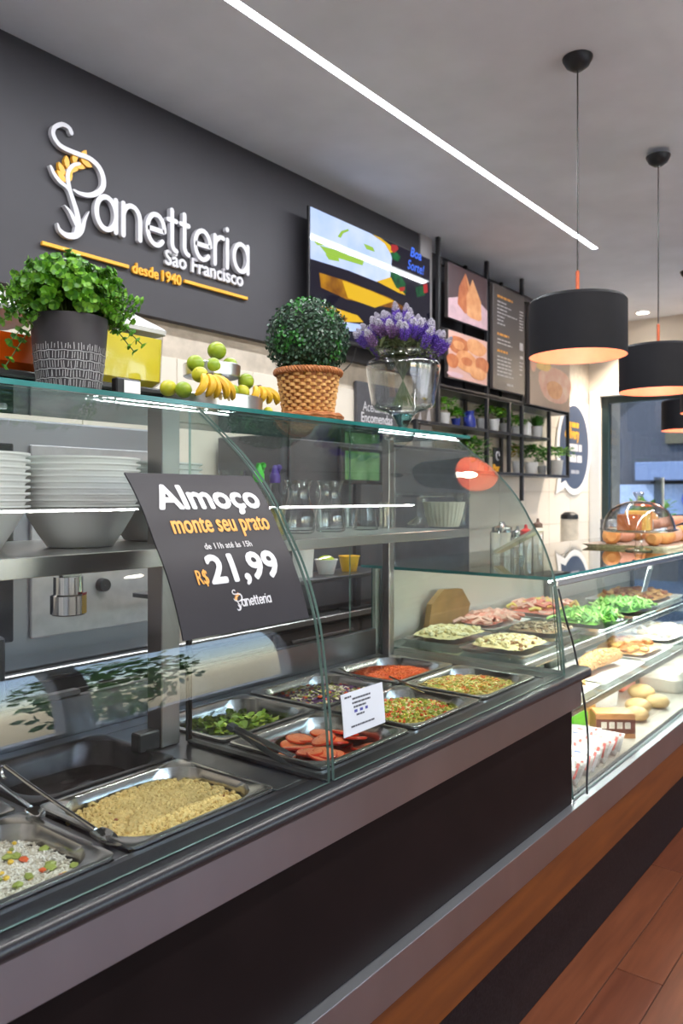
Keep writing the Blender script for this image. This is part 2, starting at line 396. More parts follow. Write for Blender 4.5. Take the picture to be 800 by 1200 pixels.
struct('pillar_back', MB().box(4.415, 4.56, YW - 0.06, YW2, 0, CEIL - 0.001), M('pillar_paint', (0.42, 0.40, 0.41), 0.7, var=0.04, scale=3))
struct('wall_panel_menu', MB().box(4.56, 6.86, YW2 - 0.03, YW2, 2.2, CEIL - 0.001), dark_wall)
# far wall with its glazed opening
wy0, wy1, wz0, wz1 = -1.0, 2.86, 0.25, 2.47
wf = struct('wall_far', MB().box(XF, XF + 0.2, YF, YW2 + 0.2, wz1, CEIL).box(XF, XF + 0.2, wy1, YW2 + 0.2, 0, wz1).box(XF, XF + 0.2, wy0, wy1, 0, wz0).box(XF, XF + 0.2, YF, wy0, 0, wz1),
            M('far_wall_cream', (0.78, 0.70, 0.60), 0.55, var=0.03, scale=2))
wn = struct('window_1', MB().box(XF + 0.02, XF + 0.09, wy1 - 0.07, wy1, wz0, wz1, 0.004).box(XF + 0.02, XF + 0.09, wy0, wy0 + 0.07, wz0, wz1, 0.004)
            .box(XF + 0.02, XF + 0.09, wy0 + 0.07, wy1 - 0.07, wz1 - 0.07, wz1, 0.004).box(XF + 0.02, XF + 0.09, wy0 + 0.07, wy1 - 0.07, wz0, wz0 + 0.07, 0.004)
            , M('dark_green_frame', (0.012, 0.03, 0.032), 0.35))
O('mullion', MB().box(XF + 0.03, XF + 0.08, 1.12, 1.17, wz0 + 0.07, wz1 - 0.07, 0.004), MATS['dark_green_frame'], wn, kind='structure')
for a, b in ((wy0 + 0.071, 1.119), (1.171, wy1 - 0.071)):
    O('pane', MB().box(XF + 0.05, XF + 0.058, a, b, wz0 + 0.071, wz1 - 0.071), GLASS('window_glass', tint=(0.72, 0.76, 0.78), refl=0.7), wn, smooth=False, kind='structure')
struct('trim_1', MB().box(XF - 0.03, XF, wy1, YW2 - 0.01, 0, wz1 + 0.06, 0.004).box(XF - 0.03, XF, wy0 - 0.08, wy1, wz1, wz1 + 0.06, 0.004), M('white_trim', (0.70, 0.72, 0.74), 0.5, var=0.02))
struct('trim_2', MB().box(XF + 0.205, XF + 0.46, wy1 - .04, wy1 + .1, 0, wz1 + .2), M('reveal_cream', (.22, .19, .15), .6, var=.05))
# walls behind the camera
side_m = M('side_wall_paint', (0.55, 0.52, 0.50), 0.7, var=0.05, scale=2)
struct('wall_left', MB().box(XL - 0.1, XL, YF, YW2 + 0.2, 0, CEIL), side_m)
struct('wall_front', MB().box(XL, -1.2, YF - 0.15, YF, 0, CEIL).box(-1.2, 5.8, YF - 0.15, YF, 2.5, CEIL).box(5.8, XF + 0.1, YF - 0.15, YF, 0, CEIL)
       .box(-1.2, 5.8, YF - 0.15, YF, 0, 0.85).box(0.9, 1.15, YF - 0.15, YF, 0.85, 2.5).box(3.3, 3.55, YF - 0.15, YF, 0.85, 2.5), side_m)
pav = M('pavement', (0.46, 0.44, 0.41), 0.9, var=0.1, scale=4)
struct('pavement', MB().box(-14, 30, -22, 18, -0.30, -0.12), pav)

# ================================================================== COUNTER
YN = 0.897                       # granite nose
CX0, CX1 = -0.35, 2.43
LEDY, LEDZ = 0.909, 0.51
ct = T('service_counter', 'long buffet counter with black granite top, steel bands and orange wood front', 'counter', (1.0, 1.2, 0))
END = 5.3
O('plinth', MB().box(CX0, END, 0.95, 1.70, 0.0, 0.272, 0.003), M('plinth_granite', (0.006, 0.004, 0.004), 0.45, scale=150, col2=(0.022, 0.017, 0.017), spec=.15), ct)
O('wood_panel', MB().box(CX0, END, 0.913, 0.948, 0.274, 0.414, 0.001), M('orange_veneer', srgb(116, 60, 16), 0.45, scale=7, stretch=(0.4, 1, 4), col2=srgb(92, 44, 10)), ct)
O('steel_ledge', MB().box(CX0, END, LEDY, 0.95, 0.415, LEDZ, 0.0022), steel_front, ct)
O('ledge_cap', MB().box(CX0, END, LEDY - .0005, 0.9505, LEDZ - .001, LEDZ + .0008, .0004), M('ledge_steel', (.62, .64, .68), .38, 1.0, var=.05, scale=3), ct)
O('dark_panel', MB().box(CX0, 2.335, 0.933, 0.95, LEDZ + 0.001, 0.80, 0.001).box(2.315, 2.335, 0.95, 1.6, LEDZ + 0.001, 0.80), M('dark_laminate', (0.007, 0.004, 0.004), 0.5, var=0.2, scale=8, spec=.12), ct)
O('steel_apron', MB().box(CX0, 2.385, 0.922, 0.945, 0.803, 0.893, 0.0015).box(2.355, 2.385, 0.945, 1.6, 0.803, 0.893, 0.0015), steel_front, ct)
def nose(x, ye, n=8):
    zt, zb = 0.917, 0.889; r = (zt - zb) / 2
    return [(x, YN + r - r * math.sin(PI * k / n) , (zt + zb) / 2 + r * math.cos(PI * k / n)) for k in range(n + 1)] + [(x, ye, zb), (x, ye, zt)]
g = MB(); g.rings([nose(CX0, 0.966), nose(2.395, 0.966)], cap0=True)
rs = []
for k in range(7):                                                   # rounded free end of the granite
    a = PI / 2 * k / 6; x = 2.395 + 0.04 * math.sin(a); off = 0.035 * (1 - math.cos(a))
    rs.append([(p[0], max(p[1], YN + off), p[2]) for p in nose(x, 0.966)])
g.rings(rs, cap1=True)
g.box(2.205, 2.33, 0.967, 1.56, 0.889, 0.917, 0.0015)
O('granite_top', g, granite, ct)
# steel bay for the pans
fr = MB(); ZT = 0.914
fr.box(CX0, 2.204, 0.967, 0.986, 0.90, ZT, 0.001); fr.box(CX0, 2.204, 1.522, 1.575, 0.90, ZT, 0.001); fr.box(CX0, 2.204, 1.247, 1.263, 0.90, ZT - 0.001, 0.001)
for a, b in ((CX0, 0.055), (0.375, 0.39), (0.71, 0.735), (1.065, 1.19), (1.51, 1.53), (1.85, 1.87), (2.19, 2.204)): fr.box(a, b, 0.986, 1.522, 0.9005, ZT - 0.0005, 0.001)
O('pan_frame', fr, steel_dark, ct)
O('pan_well', MB().box(CX0, 2.204, 0.967, 1.575, 0.805, 0.82).box(CX0, 2.204, 0.967, 0.972, 0.82, 0.899).box(CX0, 2.204, 1.57, 1.575, 0.82, 0.899), steel_dark, ct, smooth=False)
O('back_rail', MB().box(CX0, 2.204, 1.578, 1.60, 0.80, 1.00, 0.002).box(CX0, 1.05, 1.585, 1.61, 1.0, 1.012, 0.002), steel_dark, ct)
O('carcass', MB().box(CX0, 2.33, 0.952, 1.59, 0.415, 0.799), M('carcass_grey', (0.12, 0.12, 0.12), 0.6), ct, smooth=False)

# ------------------------------------------------------------------ pans and food
def pan(x0, x1, y0, y1, label, group, depth=0.065, mat=None):
    z = 0.921; cx, cy = (x0 + x1) / 2, (y0 + y1) / 2
    t = T('buffet_pan', label, 'pan', (cx, cy, z - depth), group)
    m = MB(); ls = [(0.0, 0.016, -0.005), (0.0, 0.016, -0.0005), (0.0015, 0.016, 0.0), (0.011, 0.03, 0.0), (0.0145, 0.066, -0.003), (0.019, 0.070, -0.022), (0.026, 0.072, -depth * 0.9), (0.035, 0.066, -depth), (0.1, 0.02, -depth)]
    m.rings([rrect(x0 + i, x1 - i, y0 + i, y1 - i, r, z + dz) for i, r, dz in ls], cap1=True)
    O('basin', m, mat or steel_pan, t, ang=50)
    return t
PX = {'rice': (0.06, 0.37), 'a': (0.395, 0.715), 'b': (0.74, 1.06), 'c': (1.19, 1.51), 'd': (1.53, 1.85), 'e': (1.87, 2.19)}
YA, YB = (0.985, 1.25), (1.262, 1.525)
G1 = 'steel buffet pans sunk in the counter'
pan(*PX['a'], *YA, 'steel buffet pan holding white rice with vegetables at the left end', G1)
pan(*PX['b'], *YA, 'steel buffet pan holding yellow toasted flour beside the glass divider', G1)
pan(*PX['a'], *YB, 'dark steel buffet pan behind the rice pan', G1)
pan(*PX['b'], *YB, 'deep dark empty steel pan behind the yellow flour pan', G1, 0.08, M('stained_pan', (.075, .068, .072), .28, .9, var=.5, scale=14))
pan(*PX['c'], *YA, 'steel buffet pan holding sliced tomato behind the small white card', G1)
pan(*PX['c'], *YB, 'steel buffet pan holding green lettuce behind the tomato pan', G1)
pan(*PX['d'], *YA, 'steel buffet pan holding yellow and green bean salad right of the card', G1)
pan(*PX['d'], *YB, 'steel buffet pan holding shredded purple cabbage salad', G1)
pan(*PX['e'], *YA, 'steel buffet pan holding shredded cabbage and carrot at right end', G1)
pan(*PX['e'], *YB, 'steel buffet pan holding bright orange grated carrot', G1)

def mound_h(x, y, x0, x1, y0, y1, base, hgt, cx=0.5, cy=0.5, sc_=30, seed=0):
    u, v = (x - x0) / (x1 - x0), (y - y0) / (y1 - y0)
    q = max(0, 1 - ((u - cx) * 1.75) ** 2 - ((v - cy) * 1.6) ** 2)
    nz = noise.noise(Vector((x * sc_, y * sc_, seed)))
    return base + hgt * (q ** 0.6) + 0.006 * nz * q + 0.0025 * noise.noise(Vector((x * sc_ * 5, y * sc_ * 5, seed + 3)))
def mound(m, x0, x1, y0, y1, base, hgt, cx=0.5, cy=0.5, n=50, sc_=30, seed=0, mi=0):
    i0 = 0.024; xa, xb, ya, yb = x0 + i0, x1 - i0, y0 + i0, y1 - i0; rs = []
    for i in range(n + 1):
        ring = []
        for j in range(n + 1):
            a = -1 + 2 * i / n; b = -1 + 2 * j / n                       # square to rounded square
            k = 0.82; aa = a * (1 - (1 - k) * b * b * abs(a) ** 1.5); bb = b * (1 - (1 - k) * a * a * abs(b) ** 1.5)
            x = (xa + xb) / 2 + aa * (xb - xa) / 2; y = (ya + yb) / 2 + bb * (yb - ya) / 2
            ring.append((x, y, mound_h(x, y, x0, x1, y0, y1, base, hgt, cx, cy, sc_, seed)))
        rs.append(ring)
    m.rings(rs, closed=False, mi=mi); return m
def scatter(m, n, x0, x1, y0, y1, base, hgt, cx, cy, fn, seed=0, spread=0.40):
    k = 0
    while k < n:
        u, v = random.gauss(cx, spread * 0.55), random.gauss(cy, spread * 0.6)
        if not (0.09 < u < 0.91 and 0.11 < v < 0.89): continue
        if abs(u - .5) + abs(v - .5) > 0.72: continue
        x, y = x0 + u * (x1 - x0), y0 + v * (y1 - y0)
        fn(m, x, y, mound_h(x, y, x0, x1, y0, y1, base, hgt, cx, cy, 30, seed)); k += 1
def grain(l, wd, mi):
    def f(m, x, y, z):
        a = U(0, 2 * PI); e = U(-0.5, 0.5); d = Vector((math.cos(a) * math.cos(e), math.sin(a) * math.cos(e), math.sin(e)))
        s = d.cross(Vector((0, 0, 1))).normalized(); m.obox((x, y, z + wd * 0.8), d, s, d.cross(s), l * U(.7, 1.2), wd, wd * .8, mi if not isinstance(mi, (list, tuple)) else random.choice(mi))
    return f
def chunk(r0, r1, mi, sq=0.7):
    def f(m, x, y, z):
        r = U(r0, r1); m.ico((x, y, z + r * 0.4), r, random.choice(mi) if isinstance(mi, (list, tuple)) else mi, (1, U(.6, 1), sq), 0.3, U(0, 6))
    return f
def shred(l, wd, mis, lift=0.004):
    def f(m, x, y, z):
        a = U(0, 2 * PI); L = U(.5, 1.1) * l; b = a + U(-.8, .8)
        p = [Vector((x, y, z + U(0, lift))), Vector((x + L * .5 * math.cos(a), y + L * .5 * math.sin(a), z + U(0.001, lift * 1.8))), Vector((x + L * .5 * (math.cos(a) + math.cos(b)), y + L * .5 * (math.sin(a) + math.sin(b)), z + U(0, lift)))]
        m.tube(p, wd, n=4, mi=random.choice(mis), caps=False)
    return f
FZ = 0.881
C = lambda k: (PX[k][0], PX[k][1])
farofa = M('toasted_flour', srgb(222, 188, 112), 0.85, scale=140, col2=srgb(240, 214, 150), bump=0.5)
m = MB(); a = (*C('b'), *YA); mound(m, *a, FZ, 0.028, 0.5, 0.5, n=70, seed=1)
scatter(m, 3600, *a, FZ, 0.028, 0.5, 0.5, chunk(0.0022, 0.0062, (0, 1, 1), .9), 1)
scatter(m, 60, *a, FZ, 0.028, 0.5, 0.5, chunk(0.002, 0.004, 2), 1)
tag(O('toasted_flour', m, [farofa, M('toasted_crumb', srgb(238, 208, 138), 0.8), M('bacon_bit', srgb(150, 84, 50), 0.6)], loc=None), 'crumbly yellow toasted cassava flour in steel pan', 'food', kind='stuff')
rice = M('white_rice', srgb(236, 231, 220), 0.55, scale=90, var=0.04)
m = MB(); a = (*C('a'), *YA); mound(m, *a, FZ + 0.002, 0.026, 0.46, 0.45, n=50, seed=4, mi=4)
scatter(m, 5200, *a, FZ + 0.004, 0.026, 0.46, 0.45, grain(0.0052, 0.0013, (0, 4)), 4, 0.46)
scatter(m, 34, *a, FZ + 0.006, 0.026, 0.46, 0.45, chunk(0.006, 0.011, 1, .5), 4); scatter(m, 16, *a, FZ + 0.006, 0.026, 0.5, 0.45, chunk(0.005, 0.009, 2, .5), 4)
scatter(m, 14, *a, FZ + 0.006, 0.026, 0.5, 0.45, chunk(0.004, 0.006, 3), 4)
tag(O('white_rice', m, [rice, M('green_pepper', srgb(158, 168, 84), 0.4), M('red_pepper', srgb(222, 100, 52), 0.4), M('yellow_corn', srgb(232, 190, 60), 0.4), M('rice_beige', srgb(206, 196, 178), .6)]), 'white rice with green, red and yellow vegetable bits', 'food', kind='stuff')  # beige rice tone for the mound, mixed at random into the white grains
m = MB(); a = (*C('b'), *YB); mound(m, *a, 0.868, 0.003, n=24, seed=7)
tag(O('bean_broth', m, M('bean_broth', (0.012, 0.007, 0.008), 0.12, scale=20)), 'thin dark bean broth at the bottom of the deep pan', 'food', kind='stuff')
m = MB(); a = (*C('a'), *YB); mound(m, *a, 0.862, 0.012, n=24, seed=8)
tag(O('braised_meat', m, M('braised_meat', (0.03, 0.016, 0.012), 0.3, scale=60, bump=0.4)), 'dark braised meat in the pan behind the rice', 'food', kind='stuff')
m = MB(); a = (*C('c'), *YB); mound(m, *a, FZ - 0.006, 0.012, n=20, seed=9)
for k in range(420):
    u, v = random.gauss(.55, .2), random.gauss(.48, .22)
    if not (.1 < u < .88 and .12 < v < .88): continue
    x = a[0] + u * .32; y = a[2] + v * .263; z = mound_h(x, y, *a, FZ - .006, .022, .5, .5)
    an = U(0, 6.28); m.leaf((x, y, z), (math.cos(an), math.sin(an), U(-.1, .8)), (U(-.5, .5), U(-.5, .5), 1), U(.012, .03), U(.006, .013), random.choice((1, 1, 2)), U(-.5, .5))
tag(O('lettuce', m, [M('lettuce_dark', srgb(70, 92, 20), 0.5), M('lettuce_mid', srgb(120, 150, 36), 0.45), M('lettuce_light', srgb(168, 184, 70), 0.45)]), 'chopped green lettuce leaves in the back pan', 'food', kind='stuff')
m = MB(); a = (*C('d'), *YB); mound(m, *a, FZ, 0.022, 0.5, 0.5, n=24, seed=12)
scatter(m, 620, *a, FZ, 0.024, .5, .5, shred(0.026, 0.0014, (1, 1, 2, 3)), 12); scatter(m, 80, *a, FZ, 0.026, .5, .5, chunk(.004, .009, (2, 3, 4), .5), 12)
tag(O('cabbage_salad', m, [M('cab_base', srgb(90, 60, 90), 0.6), M('purple_cabbage', srgb(96, 44, 104), 0.45), M('pale_cabbage', srgb(226, 214, 178), 0.45), M('olive_green', srgb(140, 140, 50), 0.45), M('tomato_bit', srgb(206, 84, 44), 0.4)]), 'shredded purple and white cabbage salad in the back pan', 'food', kind='stuff')
m = MB(); a = (*C('e'), *YB); mound(m, *a, FZ, 0.026, 0.42, 0.45, n=24, seed=14)
scatter(m, 1400, *a, FZ, 0.028, .42, .45, shred(0.016, 0.0013, (0, 0, 1)), 14)
tag(O('grated_carrot', m, [M('carrot', srgb(226, 92, 20), 0.5), M('carrot_light', srgb(240, 122, 40), 0.5)]), 'bright orange grated carrot heap in back right pan', 'food', kind='stuff')
m = MB(); a = (*C('d'), *YA); mound(m, *a, FZ, 0.028, 0.5, 0.5, n=24, seed=16)
scatter(m, 900, *a, FZ, 0.030, .5, .5, chunk(.003, .006, (0, 1, 1, 2, 3)), 16)
tag(O('bean_salad', m, [M('salad_yellow', srgb(206, 188, 84), 0.5), M('pea_green', srgb(140, 150, 40), 0.4), M('pale_bean', srgb(226, 208, 150), 0.4), M('salad_red', srgb(210, 88, 40), 0.4)]), 'diced yellow, green and red bean salad in front pan', 'food', kind='stuff')
m = MB(); a = (*C('e'), *YA); mound(m, *a, FZ, 0.032, 0.45, 0.5, n=24, seed=18)
scatter(m, 1300, *a, FZ, 0.034, .45, .5, shred(0.022, 0.0014, (0, 0, 1, 2, 3)), 18)
tag(O('shredded_salad', m, [M('pale_shred', srgb(232, 214, 130), 0.5), M('yellow_shred', srgb(226, 190, 80), 0.5), M('green_shred', srgb(160, 170, 60), 0.5), M('orange_shred', srgb(226, 118, 50), 0.5)]), 'pale shredded cabbage and carrot salad in front right pan', 'food', kind='stuff')
tom = M('tomato_slice', srgb(214, 96, 58), 0.28, scale=80, col2=srgb(228, 132, 88), bump=0.1, sub=0.1); tomr = M('tomato_skin', srgb(196, 52, 24), 0.25)
a = (*C('c'), *YA)
for k in range(32):
    u, v = U(.18, .84), U(.2, .8); r = U(.026, .036); m = MB(); c = Vector((a[0] + u * .32, a[2] + v * .265, FZ - .012 + k * .0011))
    tilt = Matrix.Rotation(U(-.25, .25), 3, 'X') @ Matrix.Rotation(U(-.3, .3), 3, 'Y')
    rings = [[c + tilt @ Vector((rr * math.cos(2 * PI * j / 18), rr * math.sin(2 * PI * j / 18), zz)) for j in range(18)] for rr, zz in ((r * .9, 0), (r, .002), (r, .005), (r * .93, .0062), (r * .3, .0058))]
    m.rings(rings, cap0=True, cap1=True)
    m.m = [1 if i < 3 * 18 else 0 for i in range(len(m.f))]
    tag(O('tomato_slice', m, [tom, tomr], loc=c), 'round pink-red tomato slice lying in the front pan', 'vegetable', 'tomato slices in the front pan')

# ------------------------------------------------------------------ utensils
def spoon(name, label, pts, cat='utensil', hook=True, blade=None, rad=0.0032, mat=None):
    t = T(name, label, cat, pts[0]); pts = [Vector(p) for p in pts]
    d = (pts[-1] - pts[0]).normalized(); mat = mat or chrome
    O('handle', MB().tube(smooth_path(pts, 4), rad, n=8), mat, t)
    if hook:
        hp = pts[0]; n = []
        for k in range(9):
            a_ = PI * k / 8; n.append(hp - d * 0.011 * math.sin(a_) + Vector((0, 0, -1)) * 0.011 * (1 - math.cos(a_)))
        O('hook', MB().tube(n, rad * 0.85, n=8), mat, t)
    if blade:
        p = pts[-1]; s = d.cross(Vector((0, 0, 1))).normalized(); up = s.cross(d)
        m = MB(); rs = []
        for k in range(9):
            q = k / 8; wd = blade[1] * math.sin(PI * (0.12 + 0.88 * q) ** 0.8) ** 0.6 if k < 8 else 0.002
            cc = p + d * blade[0] * q; dep = 0.008 * math.sin(PI * q)
            rs.append([cc + s * wd * j - up * dep * (1 - j * j) for j in (-1, -.6, -.2, .2, .6, 1)])
        m.rings(rs, closed=False); rs2 = [[q - up * 0.0012 for q in r] for r in rs]; m.rings(rs2, closed=False)
        O('bowl', m, mat, t)
    return t
zr = 0.925
spoon('serving_spoon', 'steel serving spoon with hooked handle resting across the flour pan', [onZ(6, 898, .985), onZ(50, 930, .957), onZ(112, 972, .93)], blade=(0.055, 0.018))
spoon('serving_spoon', 'steel spoon handle lying flat between the rice pan and the dark pan', [onZ(-22, 902, .935), onZ(8, 925, .932), onZ(36, 946, .929)], hook=False, blade=(0.05, 0.014))
spoon('serving_spoon', 'thin steel spoon handle between the bean salad and shredded salad', [onZ(497, 811, .926), onZ(456, 793, .955)], hook=False, rad=0.003)
spoon('serving_spoon', 'thin steel spoon handle crossing the cabbage salad pan', [onZ(420, 832, .924), onZ(365, 808, .955)], hook=False, rad=0.0025)
spoon('serving_spoon', 'short steel spoon handle leaning on the grated carrot pan', [onZ(425, 797, .925), onZ(397, 783, .955)], hook=False, rad=0.0025)
tg = T('serving_tongs', 'steel serving tongs leaning over the tomato pan rim beside divider', 'tongs', onZ(345, 893, .925))
A_, B_ = onZ(342, 892, .926), onZ(272, 852, .975); d = (A_ - B_).normalized(); s = d.cross(Vector((0, 0, 1))).normalized(); up = s.cross(d)
for i, sg in enumerate((-1, 1)):
    rs = []
    for k in range(9):
        q = k / 8; c = B_ + (A_ - B_) * q + up * sg * (0.002 + 0.009 * q); wd = 0.008 + 0.003 * math.sin(PI * q)
        rs.append([c + s * wd + up * .001 * sg, c + up * .003 * sg, c - s * wd + up * .001 * sg, c - s * wd - up * .001, c + s * wd - up * .001])
    O('arm', MB().rings(rs, cap0=True, cap1=True), M('tong_steel', (0.4, 0.42, 0.46), 0.25, 1.0), tg)
O('hinge', MB().obox(B_, d, s, up, .008, .0095, .005), M('tong_cap', (0.12, 0.13, 0.15), 0.4, 0.6), tg)

# ================================================================== GLASS GUARD
PR = [(1.300, 1.648), (1.260, 1.618), (1.220, 1.588), (1.180, 1.557), (1.146, 1.528), (1.113, 1.495), (1.082, 1.459), (1.055, 1.420), (1.032, 1.380),
      (1.006, 1.338), (0.985, 1.295), (0.968, 1.250), (0.955, 1.205), (0.946, 1.150), (0.939, 1.095), (0.932, 1.040), (0.927, 0.980), (0.924, 0.919)]
PR = [tuple(p) for p in smooth_path([(a, b, 0) for a, b in PR], 3)]; PR = [(p[0], p[1]) for p in PR]
def prof_at(z, off=0.0):
    for i in range(len(PR) - 1):
        (ya, za), (yb, zb) = PR[i], PR[i + 1]
        if za >= z >= zb:
            t = (za - z) / (za - zb + 1e-9); y = ya + (yb - ya) * t; n = Vector((0, -(za - zb), (ya - yb))).normalized()
            n = Vector((0, -(za - zb), ya - yb)).normalized(); n = Vector((0, -abs(n.y), abs(n.z)))
            return y + n.y * off, z + n.z * off
    return PR[-1]
sg_ = T('sneeze_guard', 'curved clear glass guard over the buffet with a glass shelf on top', 'glass guard', (1.2, 1.2, 0.917))
def curved(x0, x1, th=0.006, name='front_glass'):
    inner = [(p[0] + th, p[1] - 0.001) for p in PR]; loop = [(0,)]; m = MB()
    a = [(x0, y, z) for y, z in PR]; b = [(x1, y, z) for y, z in PR]; c = [(x0, y, z) for y, z in inner]; d = [(x1, y, z) for y, z in inner]
    m.rings([a, b], closed=False, mi=0); m.rings([d, c], closed=False, mi=0)
    m.rings([c, a], closed=False, mi=1); m.rings([b, d], closed=False, mi=1)
    m.add([a[0], b[0], d[0], c[0]], [(0, 1, 2, 3)], 1); m.add([a[-1], b[-1], d[-1], c[-1]], [(3, 2, 1, 0)], 1)
    return O(name, m, [glass, glass_edge_l], sg_, ang=60)
curved(CX0, 1.143); curved(1.156, 2.262)
def side(x, th, yb, name, mats=None):
    m = MB(); pts = [(y + .008, z) for y, z in PR] + [(yb, 0.919), (yb, 1.648)]
    m.prism(pts, lambda u, v, d_: (x + d_, u, v), 0, th); n = len(pts)
    m.m = [0, 0] + [1] * n
    return O(name, m, mats or [glass_side, glass_edge_l], sg_, smooth=False)
side(1.146, 0.007, 1.325, 'divider_glass'); side(2.263, 0.007, 1.74, 'end_glass')
TG = (1.650, 1.660)
def slab(name, x0, x1, y0, y1, z0, z1, parent, mats=None):
    m = MB(); m.box(x0, x1, y0, y1, z0, z1); m.m = [1, 1, 1, 1, 0, 0]
    return O(name, m, mats or [glass_top, glass_edge], parent, smooth=False)
slab('top_glass', CX0, 2.36, 1.298, 1.76, TG[0], TG[1], sg_)
O('gasket', MB().box(1.144, 1.157, 1.325, 1.333, 0.918, 1.44, .001).box(1.142, 1.160, 0.93, 1.325, 0.9145, 0.921, .001), rubber, sg_)
def post(x, y0=1.34, w_=0.05, z1=1.649): return O('post', MB().box(x, x + w_, y0, y0 + w_, 0.915, z1, .002), M('post_steel', (0.40, 0.37, 0.37), 0.35, 1.0, var=.05, scale=4, stretch=(1, 1, .3)), sg_)
post(1.085); post(2.2, 1.52, 0.03); post(-0.3)
O('bracket', MB().box(1.03, 1.085, 1.345, 1.375, 0.915, 0.955, .003), rubber, sg_)
# mid shelf
O('mid_shelf', MB().box(CX0, 1.142, 1.225, 1.74, 1.330, 1.350, .002).box(1.16, 2.20, 1.225, 1.74, 1.330, 1.350, .002), M('shelf_steel', (0.50, 0.49, 0.48), 0.3, 1.0, var=.05, scale=3), sg_)
O('shelf_lip', MB().box(1.16, 2.20, 1.215, 1.224, 1.328, 1.353, .001).box(CX0, 1.142, 1.215, 1.224, 1.318, 1.353, .001), M('lip_steel', (0.55, 0.54, 0.53), 0.25, 1.0, var=.04, scale=3), sg_)

# poster on the curved glass
psx = 0.817; PW = 0.303
arc = [(PR[0][0], PR[0][1], 0.0)]
for i in range(1, len(PR)): arc.append((PR[i][0], PR[i][1], arc[-1][2] + math.hypot(PR[i][0] - PR[i - 1][0], PR[i][1] - PR[i - 1][1])))
def arc_of(z):
    for i in range(len(arc) - 1):
        if arc[i][1] >= z >= arc[i + 1][1]: return arc[i][2] + (arc[i][1] - z) / (arc[i][1] - arc[i + 1][1]) * (arc[i + 1][2] - arc[i][2])
def on_arc(s_, off):
    for i in range(len(arc) - 1):
        if arc[i][2] <= s_ <= arc[i + 1][2]:
            t = (s_ - arc[i][2]) / (arc[i + 1][2] - arc[i][2]); y = arc[i][0] + t * (arc[i + 1][0] - arc[i][0]); z = arc[i][1] + t * (arc[i + 1][1] - arc[i][1])
            dy, dz = arc[i + 1][0] - arc[i][0], arc[i + 1][1] - arc[i][1]; L = math.hypot(dy, dz)
            return y + dz / L * off, z - dy / L * off
SB, ST_ = arc_of(1.226), arc_of(1.492)
def pf(u, v, dd):                         # u right, v up along the glass from the poster's lower edge
    y, z = on_arc(SB - v, 0.0015 + dd); return (psx + u, y, z)
PH = SB - ST_
post_t = T('price_poster', 'dark grey lunch price poster stuck on the curved front glass', 'sign', pf(PW / 2, 0, 0))
m = MB(); fr_ = [[pf(u, PH * k / 24, 0.0) for k in range(25)] for u in (0, PW)]; bk = [[pf(u, PH * k / 24, 0.003) for k in range(25)] for u in (0, PW)]
m.rings(fr_, closed=False); m.rings(bk[::-1], closed=False); m.rings([fr_[0], bk[0]], closed=False); m.rings([bk[1], fr_[1]], closed=False)
m.add([fr_[0][0], fr_[1][0], bk[1][0], bk[0][0]], [(0, 1, 2, 3)]); m.add([fr_[0][-1], fr_[1][-1], bk[1][-1], bk[0][-1]], [(3, 2, 1, 0)])
O('board', m, M('poster_board', (0.026, 0.023, 0.028), 0.5, var=.05, spec=.3), post_t)
def pt(s_, size, u, v, bold=0., sx=1., mat=letter_white, name='lettering', space=1.0):
    mm = MB(); text_mb(mm, s_, size, lambda a_, b_, d_: pf(u + a_, v + b_, 0.0036 + d_), bold=bold, sx=sx, space=space, cut=0.009); return O(name, mm, mat, post_t, smooth=False)
pt('Almoço', 0.070, 0.036, PH - 0.078, 0.0024, 1.10, space=1.0)
pt('monte seu prato', 0.050, 0.044, PH - 0.126, 0.0010, .70, letter_orange)
pt('de 11h até às 15h', 0.0165, 0.098, PH - 0.160, 0.0003, 0.98, M('grey_letter', (0.6, 0.58, 0.6), .5))
pt('R$', 0.036, 0.055, PH - 0.222, 0.0004, 0.66, letter_orange)
pt('21,99', 0.071, 0.086, PH - 0.222, 0.0026, 1.10)

# ---------------------------------------------------------------- logo drawing shared by wall sign and poster
LOGO_S = [(83, 156, 5.0), (80, 150, 4.6), (72, 146, 4.6), (63, 150, 4.6), (62, 159, 4.8), (70, 171, 5.0), (86, 179, 5.2), (104, 186, 5.6), (115, 196, 6.0), (120, 208, 6.2), (120, 219, 6.2), (114, 226, 6.0), (104, 229, 5.2), (93, 227, 4.0), (86, 223, 2.4)]
LOGO_STEM = [(93, 192, 2.6), (85, 194, 3.8), (79, 203, 4.4), (80, 218, 4.8), (84, 232, 5.2), (89, 248, 6.0), (91, 262, 7.2), (89, 274, 6.0)]
LOGO_TWIG = [(59, 195, 2.6), (63, 204, 4.2), (70, 213, 4.6), (77, 219, 3.6), (81, 226, 2.0)]
LOGO_LEAF = [[(67, 262, 1.4), (70, 270, 4.0), (78, 276, 6.0), (88, 276, 7.0), (95, 270, 6.0), (99, 258, 3.6), (104, 248, 0.8)], [(75, 241, 1.0), (81, 248, 3.6), (86, 258, 4.6), (90, 268, 3.0)]]
def u_of(p): return p[0], p[2]
def glyph_a(w_): return [[(w_, .5 + .5 * 0), (w_, 1.0)], ]
def ell(cx, cy, rx, ry, a0, a1, n=20): return [(cx + rx * math.cos(math.radians(a0 + (a1 - a0) * k / n)), cy + ry * math.sin(math.radians(a0 + (a1 - a0) * k / n))) for k in range(n + 1)]
